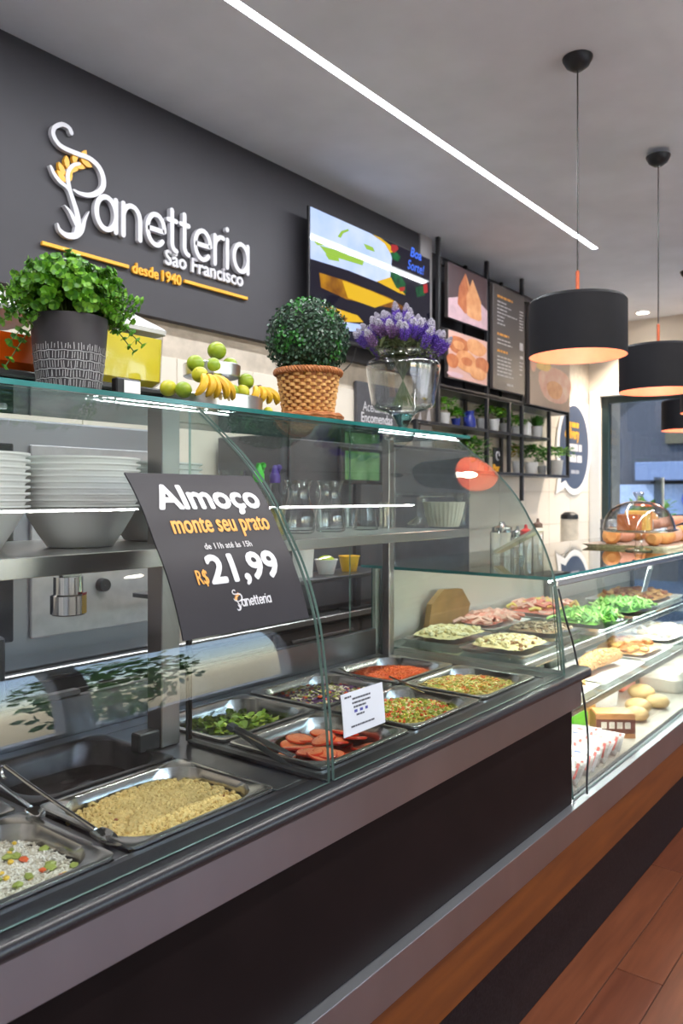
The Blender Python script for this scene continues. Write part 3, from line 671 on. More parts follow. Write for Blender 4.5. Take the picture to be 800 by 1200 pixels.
GL = {'a': (1.0, [ell(.46, .5, .46, .5, 0, 360, 28), [(.92, 1.0), (.92, 0.0)]]),
      'n': (0.9, [[(0, 0), (0, 1.0)], ell(.42, .58, .42, .42, 180, 0, 16) + [(.84, 0)]]),
      'e': (0.92, [[(0.02, .5), (.9, .5)] + ell(.46, .5, .45, .5, 0, 318, 26)]),
      't': (0.42, [[(0.12, 1.34), (.12, .25)] + ell(.36, .25, .24, .25, 180, 270, 8), [(-.08, 1.0), (.36, 1.0)]]),
      'r': (0.5, [[(0, 0), (0, 1.0)], ell(.42, .58, .42, .42, 180, 75, 10)]),
      'i': (0.12, [[(0, 0), (0, 1.0)], [(0, 1.36), (0.004, 1.38)]])}
def word_strokes(m, word, x, y, xh, gap, wd, f, d0, d1, sx=1.0):
    for ch in word:
        w_, st = GL[ch]
        for s_ in st: m.ribbon([(x + q[0] * xh * sx, y + q[1] * xh) for q in s_], wd, f, d0, d1)
        x += (w_ * xh) * sx + gap
    return x
YS = YW - 0.05                                       # face of the charcoal panel
def lp(p, Y=YS - 0.02): v = onY(p[0], p[1], Y); return (v.x, v.z)
kx = 3.2 / F / CS
def path_w(pp):
    s_ = [lp(q) for q in pp]; pts = [(s_[i][0], s_[i][1], pp[i][2]) for i in range(len(pp))]
    sm = smooth_path(pts, 4); return [(q[0], q[1]) for q in sm], [max(.0004, q[2] * 0.00185) for q in sm]
def logo_flourish(m, f, d0, d1, conv=lambda p: p, k=1.0):
    for pp in [LOGO_S, LOGO_STEM, LOGO_TWIG] + LOGO_LEAF:
        pts, wd = path_w(pp); m.ribbon([conv(q) for q in pts], [x * k for x in wd], f, d0, d1, caps=4)
GR = [(78, 209, 95, 12), (80, 199, 60, 12), (86, 192, 40, 13), (92, 196, 10, 13), (98, 190, 55, 11), (101, 194, 5, 12), (83, 206, -60, 9), (74, 200, 110, 12)]
def logo_wheat(m, f, d0, d1, conv=lambda p: p, k=1.0):
    spine = [(77, 214), (76, 206), (79, 198), (86, 191), (95, 187)]
    for i, (bx, by) in enumerate(spine):
        dx, dy = (spine[min(i + 1, 4)][0] - spine[max(i - 1, 0)][0], -(spine[min(i + 1, 4)][1] - spine[max(i - 1, 0)][1])); base_an = math.atan2(dy, dx)
        for sgn in (1, -1) if i < 4 else (1, -1, 0):
            an = base_an + sgn * math.radians(38); base = Vector(lp((bx, by))); L, W_ = .054, .0125
            ds, nn = Vector((math.cos(an), math.sin(an))), Vector((-math.sin(an), math.cos(an))); poly = []
            for a_, b_ in ((0.02, 0), (.25, .8), (.55, 1), (.82, .6), (1, 0), (.82, -.6), (.55, -1), (.25, -.8)):
                q = base + ds * a_ * L + nn * b_ * W_; poly.append(conv((q.x, q.y)))
            m.prism(poly, f, d0, d1 - (d1 - d0) * .03 * (i + sgn))
sign = T('wall_logo_sign', 'raised white and yellow bakery name lettering on charcoal wall', 'sign', (2.3, YS, 2.3))
wf0 = lambda u, v, d_: (u, YS - d_, v)
m = MB(); logo_flourish(m, wf0, 0.004, 0.026); O('flourish_letter', m, letter_white, sign, smooth=False)
m = MB(); logo_wheat(m, wf0, 0.004, 0.022); O('wheat_ear', m, letter_yellow, sign, smooth=False)
B0, B1 = lp((111, 266)), lp((290, 319))
LTR = 'anetteria'
starts = [109, 142.5, 170, 200, 212, 219.5, 250.5, 267.5, 274]
# each letter at its own measured place; the baseline is level on the wall
zb = (lp((122, 270))[1] + lp((283, 318))[1]) / 2
x0w = lp((109, 250))[0] + .012; x1w = lp((292, 300))[0] - .008
tot = sum(GL[c][0] for c in LTR); xh = 0.134; gap = 0.030
sxx = (x1w - x0w - gap * (len(LTR) - 1)) / (tot * xh)
x = x0w
for ch in LTR:
    w_, st = GL[ch]; m = MB()
    for s_ in st: m.ribbon([(x + q[0] * xh * sxx, zb + q[1] * xh) for q in s_], 0.0108, wf0, 0.004, 0.028)
    O('letter', m, letter_white, sign, smooth=False); x += w_ * xh * sxx + gap
a0, a1 = lp((194, 305)), lp((291, 338)); wS = a1[0] - a0[0]
m = MB(); text_mb(m, 'São Francisco', 0.094, wallf(a0[0], YS, a1[1] + .003), 0.002, 0.016, bold=0.0024, sx=0.945); O('small_lettering', m, letter_white, sign, smooth=False)
b0, b1 = lp((156, 316)), lp((214, 331))
for s_, dx_ in (('desde', 0), ('1940', .152)):
    m = MB(); text_mb(m, s_, 0.066, wallf(b0[0] + dx_, YS, (b0[1] + b1[1]) / 2 - .012), 0.002, 0.014, bold=0.0018, sx=.92); O('year_lettering', m, letter_yellow, sign, smooth=False)
for p, q in (((50, 285), (152, 312)), ((217, 329), (291, 350))):
    a_, b_ = lp(p), lp(q); zc = (a_[1] + b_[1]) / 2; O('underline', MB().box(a_[0], b_[0], YS - .018, YS - .003, zc - .008, zc + .008, .002), letter_yellow, sign)
# the same mark, small, at the foot of the poster
lsx = 0.090 / (x1w - lp((55, 200))[0]); ux, uz = lp((55, 200))[0], zb
conv = lambda q: (0.124 + (q[0] - ux) * lsx, 0.040 + (q[1] - uz) * lsx)
fP = lambda u, v, d_: pf(u, v, 0.0032 + d_)
m = MB(); logo_flourish(m, fP, 0, .0004, conv, lsx * 1.25)
xx = x0w
for ch in LTR:
    w_, st = GL[ch]
    for s_ in st: m.ribbon([conv((xx + q[0] * xh * sxx, zb + q[1] * xh)) for q in s_], 0.0145 * lsx, fP, 0, .0004)
    xx += w_ * xh * sxx + gap
O('small_logo', m, letter_white, post_t, smooth=False)
m = MB(); logo_wheat(m, fP, 0, .0004, conv, lsx); O('small_wheat', m, letter_orange, post_t, smooth=False)

# small white notice on the right-hand front glass
cx0, cx1 = X_of(399.5, .933), X_of(448, .933)
def cf(u, v, dd): y, z = on_arc(arc_of(0.99) - v, 0.001 + dd); return (cx0 + u, y, z)
card = T('notice_card', 'small white printed notice card stuck low on the front glass', 'sign', (cx0, .93, .99))
CW, CH = cx1 - cx0, 0.082
m = MB(); m.rings([[cf(u, CH * k / 6, 0) for k in range(7)] for u in (0, CW)], closed=False); m.rings([[cf(u, CH * k / 6, 0.001) for k in range(7)] for u in (CW, 0)], closed=False)
O('paper', m, M('notice_paper', (0.58, 0.60, 0.66), 0.6, var=.01), card)
m = MB()
def dash(m_, u0, v0, ln, hh, f, gapw=.3):
    """a row of unreadable word-like marks"""
    u = u0
    while u < u0 + ln:
        w_ = min(U(.8, 2.2) * hh * 1.6, u0 + ln - u)
        if w_ < hh * .4: break
        m_.add([f(u, v0, 0), f(u + w_, v0, 0), f(u + w_, v0 + hh, 0), f(u, v0 + hh, 0)], [(0, 1, 2, 3)]); u += w_ + hh * gapw
fC = lambda u, v, d_: cf(u, v, 0.0014)
for (u, v, l) in ((.008, .072, .018), (.028, .066, .05), (.027, .058, .05), (.030, .050, .034), (.036, .034, .022), (.02, .014, .066)): dash(m, u * CW / .115, v, l * CW / .115, .0036, fC)
O('print', m, M('ink', (0.07, 0.07, 0.09), .6), card, smooth=False)
m = MB()
for u in (.031, .046, .061): dash(m, u * CW / .115, .041, .010, .0055, fC)
O('blue_print', m, M('blue_ink', (0.07, 0.07, 0.3), .6), card, smooth=False)

# ================================================================== BOWLS ON THE MID SHELF
bowl_p = [(.95 * a_, b_) for a_, b_ in [(0.0, 0.0), (0.066, 0.0), (0.070, 0.002), (0.088, 0.028), (0.108, 0.060), (0.119, 0.080), (0.127, 0.083), (0.1275, 0.0865), (0.119, 0.0862), (0.112, 0.078), (0.093, 0.046), (0.072, 0.012), (0.058, 0.006), (0.0, 0.006)]]
bme = None
white_bowl = M('white_melamine', (0.88, 0.865, 0.86), 0.32, var=.02)
for nm, px, Yc, n, zz, gl in (('left', -48, 1.42, 9, 0.0, 'left'), ('middle', 94, 1.43, 9, 0.0, 'middle'), ('right', 178, 1.53, 9, 0.0, 'right')):
    X = X_of(px, Yc)
    for k in range(n):
        z = 1.3512 + 0.0120 * k
        if bme is None:
            o = O('bowl', MB().lathe(bowl_p, (X, Yc, z), 40), white_bowl, loc=(X, Yc, z), ang=30); bme = o.data
        else:
            o = bpy.data.objects.new('bowl', bme); o.location = (X + U(-.0008, .0008), Yc, z); COL.objects.link(o)
        i = n - 1 - k; pos = ORD[i] if k else ORD[-1]
        tag(o, 'white bowl, %s in the %s stack on the buffet shelf' % (pos, {'left': 'leftmost', 'middle': 'middle', 'right': 'right, poster-covered'}[nm]), 'bowl', 'stacked white bowls')

# ================================================================== THINGS ON THE TOP GLASS
Z1 = 1.6605
def lpot(): return None
# -- black textured pot with leafy plant
X = X_of(81.5, 1.395); pc = (X, 1.395, Z1)
pp = T('potted_plant', 'bushy bright green plant in black pot with white dashed texture', 'plant', pc)
m = MB(); m.lathe([(0, 0), (.057, 0), (.060, .003), (.066, .05), (.071, .10), (.074, .142), (.074, .148), (.069, .148), (.066, .135), (0, .132)], pc, 48)
pot_o = O('pot', m, M('black_pot', (0.035, 0.03, 0.038), .5, var=.1), pp)
m = MB()
for row in range(5):                                                 # raised white dashes and rings
    z0 = .004 + row * .0175; rz = lambda z: (.060 + .006 * (z - .003) / .047 if z < .05 else .066 + .005 * (z - .05) / .05) + .0007
    for k in range(72):
        a_ = 2 * PI * (k + U(-.3, .3)) / 72; h0 = z0 + U(.0015, .004); h1 = z0 + .0175 - U(.001, .003)
        if row == 4: h1 = z0 + U(.010, .017)
        tl = U(-.02, .02); w_ = .0007 / .065
        pts = [(a_ - w_, h0), (a_ + w_, h0), (a_ + w_ + tl, h1), (a_ - w_ + tl, h1)]
        m.add([(pc[0] + rz(z) * math.cos(b), pc[1] + rz(z) * math.sin(b), pc[2] + z) for b, z in pts], [(0, 1, 2, 3)])
    if row:
        m.tube([(pc[0] + rz(z0) * math.cos(2 * PI * k / 60), pc[1] + rz(z0) * math.sin(2 * PI * k / 60), pc[2] + z0 + .0008 * math.sin(k * 1.7)) for k in range(60)], .0008, n=4, closed=True)
O('dash_pattern', m, M('pot_dash', (0.45, 0.45, 0.47), .6), pot_o)
m = MB(); stems = MB(); rnd = random.Random(5)
tips = []
for k in range(290):
    a_ = rnd.uniform(0, 2 * PI); e = rnd.uniform(-.35, 1.4); rr = rnd.uniform(.6, 1.0)
    tips.append((math.cos(a_) * math.cos(e) * .142 * rr, math.sin(a_) * math.cos(e) * .115 * rr, .155 + math.sin(e) * .095 * rr + .02))
for (px, py) in ((79, 296), (46, 302), (28, 318), (150, 326), (162, 352), (62, 318), (100, 312), (165, 385), (158, 405), (8, 350), (12, 400), (128, 332), (22, 425), (150, 412), (4, 375)):
    q = onY(px, py, 1.37); tips.append((q.x - pc[0], rnd.uniform(-.06, .02), q.z - pc[2]))
for tx, ty, tz in tips:
    base = Vector((pc[0] + tx * .15, pc[1] + ty * .15, pc[2] + .135)); tip = Vector((pc[0] + tx, pc[1] + ty, pc[2] + tz))
    mid = (base + tip) / 2 + Vector((0, 0, .035)); path = smooth_path([base, mid, tip], 5); stems.tube(path, .0012, n=4, caps=False)
    L = len(path)
    for j in range(4, L):
        p = path[j]; dirn = (path[j] - path[j - 1]).normalized(); off = rnd.uniform(0, 6.28)
        a1_ = dirn.orthogonal().normalized(); a2_ = dirn.cross(a1_)
        for q in range(5 if j < L - 1 else 8):
            an = off + q * 2.4; out = (a1_ * math.cos(an) + a2_ * math.sin(an)); ln = rnd.uniform(.0092, .014)
            m.leaf(p, out + dirn * rnd.uniform(.15, .9), dirn, ln, ln * rnd.uniform(.36, .48), 0 if rnd.random() < .55 else 1, .12)
O('foliage', m, [M('leaf_bright', srgb(94, 156, 38), .42, scale=40, col2=srgb(136, 190, 60)), M('leaf_mid', srgb(58, 116, 28), .42, scale=40, col2=srgb(88, 146, 44))], pp, kind='stuff')
O('stems', stems, M('stem_green', srgb(70, 90, 30), .6), pp)

# -- topiary ball in wicker basket
X = X_of(361, 1.41); bc = (X, 1.41, Z1)
tp = T('topiary', 'dark green boxwood ball topiary in a woven wicker basket pot', 'plant', bc)
wick = M('wicker', srgb(222, 172, 106), .5, scale=60, col2=srgb(196, 140, 76), bump=.3); wick2 = M('wicker_dark', srgb(190, 122, 72), .55, scale=60, col2=srgb(156, 94, 52), bump=.3)
O('saucer', MB().lathe([(0, 0), (.086, 0), (.094, .006), (.096, .012), (.088, .015), (.06, .014), (0, .014)], bc, 48), wick2, tp)
m = MB()
for r_, z in ((.093, .006), (.095, .012), (.09, .017)):
    m.tube([(bc[0] + (r_ + .002 * math.sin(14 * b)) * math.cos(b), bc[1] + (r_ + .002 * math.sin(14 * b)) * math.sin(b), bc[2] + z + .001 * math.cos(14 * b)) for b in [2 * PI * k / 110 for k in range(110)]], .0034, n=6, closed=True)
O('saucer_braid', m, wick2, tp)
O('basket_body', MB().lathe([(0, .016), (.063, .016), (.0725, .07), (.082, .125), (.072, .125), (.05, .12), (0, .118)], bc, 32), wick2, tp)
NS = 26
for row in range(12):
    z = .021 + row * .0091; r0 = .0635 + .0185 * (z / .125); ph = (row % 2) * PI
    pts = []
    for k in range(NS * 6):
        b = 2 * PI * k / (NS * 6); rr = r0 + .0050 * math.sin(16 * b + ph) ; pts.append((bc[0] + rr * math.cos(b), bc[1] + rr * math.sin(b), bc[2] + z))
    rs = []
    for i, p in enumerate(pts):
        b = 2 * PI * i / len(pts); o_ = Vector((math.cos(b), math.sin(b), 0)); P_ = Vector(p)
        rs.append([P_ + o_ * .0014 + Vector((0, 0, .0032)), P_ + o_ * .0014 - Vector((0, 0, .0032)), P_ - o_ * .0014 - Vector((0, 0, .0044)), P_ - o_ * .0014 + Vector((0, 0, .0044))])
    O('wicker_strand', MB().rings(rs, loop=True), wick, tp)
m = MB()
for j in range(3):
    m.tube([(bc[0] + (.0885 + .005 * math.sin(22 * b + j * 2.09)) * math.cos(b), bc[1] + (.0885 + .005 * math.sin(22 * b + j * 2.09)) * math.sin(b), bc[2] + .1335 + .006 * math.cos(22 * b + j * 2.09)) for b in [2 * PI * k / 200 for k in range(200)]], .0042, n=6, closed=True)
O('rim_braid', m, wick2, tp)
tc_ = Vector((bc[0], bc[1], onY(359, 398, 1.41).z)); RT = .108
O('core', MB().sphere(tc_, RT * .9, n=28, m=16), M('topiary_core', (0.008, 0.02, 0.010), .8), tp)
m = MB(); ga = PI * (3 - 5 ** .5)
for k in range(3600):
    zz = 1 - 2 * (k + .5) / 3600; rr = math.sqrt(1 - zz * zz); v = Vector((math.cos(ga * k) * rr, math.sin(ga * k) * rr, zz))
    v = (v + Vector((U(-.05, .05), U(-.05, .05), U(-.05, .05)))).normalized(); p = tc_ + v * RT * U(.88, 1.06)
    side_ = v.orthogonal().normalized(); side_.rotate(Matrix.Rotation(U(0, 6.28), 3, v))
    lt = noise.noise(v * 2.6 + Vector((3, 1, 0))) > .28
    m.leaf(p, side_ + v * U(.1, 1.1), v, U(.007, .0125), U(.0032, .005), 1 if lt and R() < .8 else (2 if R() < .3 else 0), .2)
O('foliage', m, [M('box_dark', srgb(24, 56, 34), .38, scale=60, col2=srgb(34, 72, 42)), M('box_light', srgb(40, 110, 36), .4), M('box_grey', srgb(60, 92, 74), .38)], tp, kind='stuff')

# -- glass vase of lavender
X = X_of(472, 1.405); vc = Vector((X, 1.405, Z1))
vs_ = T('glass_vase', 'clear glass vase with pointed blue base, holding lavender', 'vase', vc)
k_ = .00089 * 1.0
vp = [(6, 925), (12, 915), (22, 898), (34, 875), (46, 860), (58, 852), (84, 846), (104, 838), (112, 826), (116, 806), (121, 780), (127, 745), (132, 715), (135, 696), (134, 684), (127, 672), (114, 664), (98, 660), (88, 655), (85, 646), (87, 634), (89, 629)]
m = MB(); m.lathe([(r_ * k_, (925 - y) * k_) for r_, y in vp], vc, 48); m.lathe([(max(0.001, r_ * k_ - .003), (925 - y) * k_ + (.003 if y > 680 else 0)) for r_, y in vp[5:]], vc, 48)
O('body', m, glass_ware, vs_)
m = MB(); m.lathe([(.000, -.0), (.010, .004), (.013, .012), (.021, .028), (.031, .046), (.036, .055), (.028, .060), (0, .062)], vc, 10)
O('pointed_base', m, GLASS('blue_glass', tint=(0.42, 0.72, 0.74), edge=(.05, .22, .25), refl=2.2, pw=1.4), vs_, smooth=False)
m = MB(); m.tube([(vc.x + .0785 * math.cos(2 * PI * k / 40), vc.y + .0785 * math.sin(2 * PI * k / 40), vc.z + (925 - 629) * k_) for k in range(40)], .0022, n=6, closed=True)
O('rim', m, glass_ware, vs_)
fm = [M('lavender_violet', srgb(104, 70, 184), .6, scale=200, col2=srgb(142, 104, 210)), M('lavender_tip', srgb(196, 192, 204), .6), M('lavender_stem', srgb(112, 128, 96), .6), M('lavender_mauve', srgb(150, 116, 168), .6)]
bq = T('lavender_bouquet', 'bunch of purple and white lavender standing in the clear glass vase', 'flowers', vc + Vector((0, 0, .06)))
rnd = random.Random(8); sc_m = []
for var in range(6):
    m = MB(); Ls = .062 + .014 * rnd.random()
    for i in range(95):
        t = i / 95; a_ = i * 2.4; rr = .0140 * math.sin(PI * min(1, .18 + .8 * t)) ** .7 + .001; z = t * Ls
        out = Vector((math.cos(a_), math.sin(a_), .7)); tip = t > .62
        m.leaf((rr * .4 * math.cos(a_), rr * .4 * math.sin(a_), z), out, (0, 0, 1), rr * .95, .0036, 1 if tip else (3 if var > 3 else 0), .4)
        if i % 3 == 0: m.ico((rr * .75 * math.cos(a_), rr * .75 * math.sin(a_), z + .002), .0026, 1 if tip else (3 if var > 3 else 0), jit=.3)
    m.tube([(0, 0, -.03), (0, 0, Ls * .9)], .0011, n=4, mi=2, caps=False)
    me = bpy.data.meshes.new('lavender_spike'); me.from_pydata(m.v, [], m.f)
    for q in fm: me.materials.append(q)
    me.polygons.foreach_set('material_index', m.m); sc_m.append(me)
stm = MB(); lvs = MB(); top = .345
for k in range(58):
    a_ = k * 2.399; rr = .132 * math.sqrt((k + .6) / 58); hx, hy = rr * math.cos(a_) * 1.02, rr * math.sin(a_) * .8
    z = .060 + .272 - .070 * (rr / .125) ** 1.6 + rnd.uniform(-.012, .014)
    P_ = Vector((vc.x + hx, vc.y + hy, vc.z + z)); dr = Vector((hx * 2.6, hy * 2.6, .34)).normalized()
    mi_ = rnd.randrange(4) if hx > -.06 else rnd.choice((4, 5, 0, 1))
    o = bpy.data.objects.new('lavender_spike', sc_m[mi_]); COL.objects.link(o); o.parent = bq
    o.location = P_ - bq.location; o.rotation_mode = 'QUATERNION'; o.rotation_quaternion = Vector((0, 0, 1)).rotation_difference(dr)
    base = Vector((vc.x - hx * .35, vc.y - hy * .35, vc.z + .085)); neck = Vector((vc.x + hx * .45, vc.y + hy * .45, vc.z + .262))
    stm.tube(smooth_path([base, neck, P_ - dr * .02], 4), .0009, n=5, caps=False)
    for j in range(13):
        q = neck.lerp(P_, rnd.uniform(-.15, .85)); an = rnd.uniform(0, 6.28)
        lvs.leaf(q, (math.cos(an), math.sin(an), rnd.uniform(-.2, .9)), (0, 0, 1), rnd.uniform(.026, .048), rnd.uniform(.004, .0068), 0, .2)
O('stems', stm, M('lav_stem', srgb(96, 112, 76), .6), bq); O('leaves', lvs, M('lav_leaf', srgb(142, 158, 116), .6, var=.25, scale=50), bq, kind='stuff')
for o in list(bq.children):
    if o.name.startswith('lavender_spike') and o.data in sc_m[4:]: o['label'] = 'pale mauve lavender spike'

# -- juice dispenser with two tanks
jd = T('juice_dispenser', 'steel juice dispenser with orange and yellow juice tanks', 'dispenser', (.98, 1.62, Z1))
O('base', MB().box(.70, 1.27, 1.51, 1.73, Z1, 1.697, .004), steel, jd); O('base_cap', MB().box(.69, 1.28, 1.50, 1.735, 1.697, 1.712, .004), M('cap_dark', (.05, .05, .055), .4), jd)
def tank(x0, x1, juice, lvl, top_):
    m = MB(); y0, y1 = 1.52, 1.72
    m.rings([rrect(x0 + i, x1 - i, y0 + i, y1 - i, .02, z) for i, z in ((.02, 1.714), (.004, 1.73), (0, top_))], cap0=True)
    tk = O('tank', m, plastic_clear, jd)
    m = MB().rings([rrect(x0 + i, x1 - i, y0 + i, y1 - i, .018, z) for i, z in ((.022, 1.717), (.006, 1.732), (.003, lvl))], cap0=True, cap1=True); O('juice', m, juice, tk)
    m = MB().rings([rrect(x0 + i, x1 - i, y0 + i, y1 - i, .02, z) for i, z in ((-.004, top_ - .006), (-.006, top_ + .004), (.0, top_ + .010), (.045, top_ + .042), (.055, top_ + .045))], cap0=True, cap1=True)
    O('lid', m, M('lid_plastic', (.62, .62, .62), .25, var=.03), tk)
tank(.70, .935, M('orange_juice', srgb(240, 96, 10), .3, var=.04, sub=.1), 1.79, 1.84)
tank(1.03, 1.245, M('yellow_juice', srgb(226, 206, 60), .3, var=.05, sub=.1), 1.835, 1.853)
# -- little card on a clip
q = onY(154, 460, 1.36); cb = T('price_tag', 'small black holder with blank white label on top glass', 'tag', (q.x, 1.38, Z1))
O('holder', MB().box(q.x - .028, q.x + .034, 1.372, 1.392, Z1 + .008, Z1 + .042, .003).box(q.x - .02, q.x - .012, 1.372, 1.39, Z1, Z1 + .008).box(q.x + .012, q.x + .02, 1.372, 1.39, Z1, Z1 + .008), black_paint, cb)
O('label', MB().box(q.x - .010, q.x + .031, 1.3705, 1.3718, Z1 + .012, Z1 + .038), white_paint, cb)
# -- tiered fruit stand
X = X_of(248, 1.475); fc = Vector((X, 1.475, Z1))
fs_ = T('fruit_stand', 'two-tier round brushed steel fruit stand', 'stand', fc)
alu = M('brushed_aluminium', (.68, .68, .69), .28, 1.0, var=.12, scale=14, stretch=(1, 1, .1))
O('lower_tray', MB().lathe([(0, 0), (.124, 0), (.127, .002), (.128, .038), (.126, .040), (.124, .038), (.122, .012), (0, .010)], fc, 56), alu, fs_)
O('column', MB().lathe([(.012, .010), (.012, .095), (.03, .098)], fc, 20), alu, fs_)
O('upper_tray', MB().lathe([(0, .092), (.068, .092), (.071, .094), (.072, .122), (.070, .124), (.068, .122), (.066, .102), (0, .100)], fc, 48), alu, fs_)
lime_a = M('lime_green', srgb(120, 150, 30), .38, scale=25, col2=srgb(158, 176, 44), bump=.15); lime_b = M('lime_yellow', srgb(176, 180, 40), .38, scale=25, col2=srgb(200, 190, 50), bump=.15)
lime_m = [None, None]
def lime(px, py, Y, r_, label, yel=False):
    q = onY(px, py, Y); i = int(yel)
    if lime_m[i] is None:
        mm = MB().sphere((0, 0, 0), .024, n=20, m=12, sc3=(1, 1, .93), f=lambda v: 1 + .05 * max(0, abs(v.z) - .85) * 6)
        mm.ico((0, 0, .0225), .0022, 1); o = O('lime', mm, [lime_b if yel else lime_a, M('lime_stem', srgb(110, 90, 40), .7)], loc=(0, 0, 0)); lime_m[i] = o.data
    else: o = bpy.data.objects.new('lime', lime_m[i]); COL.objects.link(o)
    q.z += .006; o.location = q; o.scale = (r_ / .024,) * 3; o.rotation_euler = (U(-.9, .9), U(-.9, .9), U(0, 6)); return tag(o, label, 'fruit', 'limes on the steel fruit stand')
lime(254, 414, 1.475, .0240, 'green lime crowning the top tier of the steel fruit stand')
lime(229, 429, 1.45, .0215, 'green lime at the left of the upper fruit tier'); lime(250, 432, 1.43, .0210, 'green lime at the front middle of upper fruit tier')
lime(269, 431, 1.45, .0205, 'green lime at the right of the upper fruit tier')
lime(197, 458, 1.45, .0200, 'yellowish lime at the far left of lower fruit tier', True); lime(215, 460, 1.41, .0200, 'green lime second from left on lower fruit tier')
lime(234, 442, 1.405, .0195, 'yellow-green lime resting behind the bananas', True); lime(252, 446, 1.43, .018, 'yellow-green lime just behind the banana tips', True)
lime(288, 450, 1.44, .0215, 'green lime at right rear of the lower fruit tier'); lime(284, 462, 1.415, .0185, 'lime between the two banana bunches', True)
lime(271, 461, 1.385, .0180, 'small green lime right beside the large banana bunch')
lime(314, 480, 1.40, .0130, 'small lime lying on the glass right of the fruit stand', True).location.z = Z1 + .0125
ban = M('banana_yellow', srgb(224, 178, 34), .45, scale=25, col2=srgb(206, 158, 40)); bant = M('banana_tip', srgb(70, 52, 20), .7)
def banana_bunch(px, py, Y, n, label, L, flip=1, fan=.36):
    q = onY(px, py, Y); t = T('banana_bunch', label, 'fruit', q, 'banana bunches on the fruit stand')
    for i in range(n):
        off = (i - (n - 1) / 2); path = []; rad = []
        for k in range(10):
            s_ = k / 9; an = fan * off + .15; bend = math.sin(PI * s_ * .8)
            path.append(q + Vector((off * .012 * (1 + .8 * s_) + .012 * bend * flip * 0, -.006 * math.sin(PI * s_) - .004 * (i % 2), (.5 - s_) * L)) + Vector((math.sin(an) * s_ * L * .4, -.016 * bend, 0)))
            rad.append(.0098 * (math.sin(PI * (.1 + .8 * s_)) ** .45) if 0 < k < 9 else .0026)
        O('banana', MB().tube(path, rad, n=7), ban, t)
        O('banana_tip', MB().ico(path[-1], .0028), bant, t)
    O('crown', MB().ico(q + Vector((0, 0, L * .5)), .0085, 0, (1.6, 1, .8), .2), bant, t)
banana_bunch(247, 453, 1.358, 5, 'large bunch of yellow bananas at front of lower fruit tier', .052)
banana_bunch(304, 463, 1.415, 4, 'small bunch of yellow bananas hanging over right tray edge', .04, -1, .9)

# ================================================================== GLASSWARE ON THE MID SHELF
SH = 1.3505
def ware(name, label, cat, px, Y, prof, n=32, mat=None, group=None, part='body', flut=0):
    Y = Y - .06; X = X_of(px, Y); c = Vector((X, Y, SH)); t = T(name, label, cat, c, group); m = MB()
    if flut:
        rs = [[(c.x + (r_ + .0016 * (k % 2)) * math.cos(2 * PI * k / flut), c.y + (r_ + .0016 * (k % 2)) * math.sin(2 * PI * k / flut), c.z + z) for k in range(flut)] for r_, z in prof]; m.rings(rs)
    else: m.lathe(prof, c, n)
    O(part, m, mat or glass_ware, t, smooth=not flut); return t, c
pitch = [(0, .002), (.038, 0), (.044, .004), (.047, .03), (.046, .05), (.036, .085), (.030, .105), (.030, .12), (.037, .142), (.041, .150), (.038, .148), (.027, .12), (.033, .087), (.043, .05), (.044, .03), (.040, .008), (0, .008)]
for px, lb in ((350, 'clear glass pitcher nearer the divider on the buffet shelf'), (387, 'clear glass pitcher right of its twin on the buffet shelf')):
    t, c = ware('glass_pitcher', lb, 'pitcher', px, 1.52, pitch, group='glass pitchers')
    s_ = -1; O('handle', MB().tube(smooth_path([c + Vector((s_ * .034, -.004, .135)), c + Vector((s_ * .068, -.01, .125)), c + Vector((s_ * .072, -.01, .09)), c + Vector((s_ * .046, -.004, .05))], 6), .0045, n=8), glass_ware, t)
bp_ = [(0, 0), (.026, 0), (.028, .004), (.028, .075), (.024, .095), (.012, .118), (.011, .15), (.013, .152)]
for px, col, nm, Y in ((303, srgb(50, 180, 40), 'green', 1.44), (322, srgb(92, 66, 150), 'purple', 1.50)):
    t, c = ware('sauce_bottle', 'clear sauce bottle with %s pouring cap behind the front glass' % nm, 'bottle', px, Y, bp_, group='capped sauce bottles')
    cp = M('cap_' + nm, col, .4); O('cap', MB().lathe([(.0135, .140), (.0145, .142), (.0145, .160), (.010, .168), (.006, .186), (.004, .188), (0, .188)], c, 20), cp, t)
    O('cap_plug', MB().sphere(c + Vector((.016, 0, .182)), .0085, n=12, m=8).tube([c + Vector((.010, 0, .165)), c + Vector((.018, 0, .170)), c + Vector((.016, 0, .178))], .0025), cp, t)
    O('contents', MB().lathe([(0, .003), (.0255, .003), (.0255, .07 if nm == 'purple' else .03), (0, .07 if nm == 'purple' else .03)], c, 20), M('oil_' + nm, srgb(176, 156, 60), .2, alpha=.55), t)
t, c = ware('sauce_bottle', 'clear bottle with red cap behind the poster edge', 'bottle', 250, 1.50, [(0, 0), (.026, 0), (.026, .09), (.015, .12), (.015, .13)], group='capped sauce bottles')
O('cap', MB().lathe([(.0165, .125), (.018, .127), (.018, .146), (.016, .149), (0, .149)], c, 20), M('cap_red', srgb(196, 40, 36), .4), t)
t, c = ware('drinking_glass', 'tall plain drinking glass between red-capped and green-capped bottles', 'glass', 272, 1.50, [(0, 0), (.022, 0), (.025, .10), (.034, .17), (.033, .17), (.023, .10), (0, .006)])
t, c = ware('cake_stand', 'wide clear glass cake stand with ribbed rim and short foot', 'stand', 494, 1.60, [(0, .10), (.018, .10), (.020, .03), (.055, .004), (.055, 0), (.0, 0)], part='foot')
m = MB(); rs = [[(c.x + r_ * (1 + .02 * (k % 2)) * math.cos(2 * PI * k / 72), c.y + r_ * (1 + .02 * (k % 2)) * math.sin(2 * PI * k / 72), c.z + z) for k in range(72)] for r_, z in ((.01, .100), (.135, .102), (.150, .106), (.152, .118), (.148, .118), (.145, .109), (.01, .106))]
m.rings(rs); O('plate', m, glass_ware, t, smooth=False)
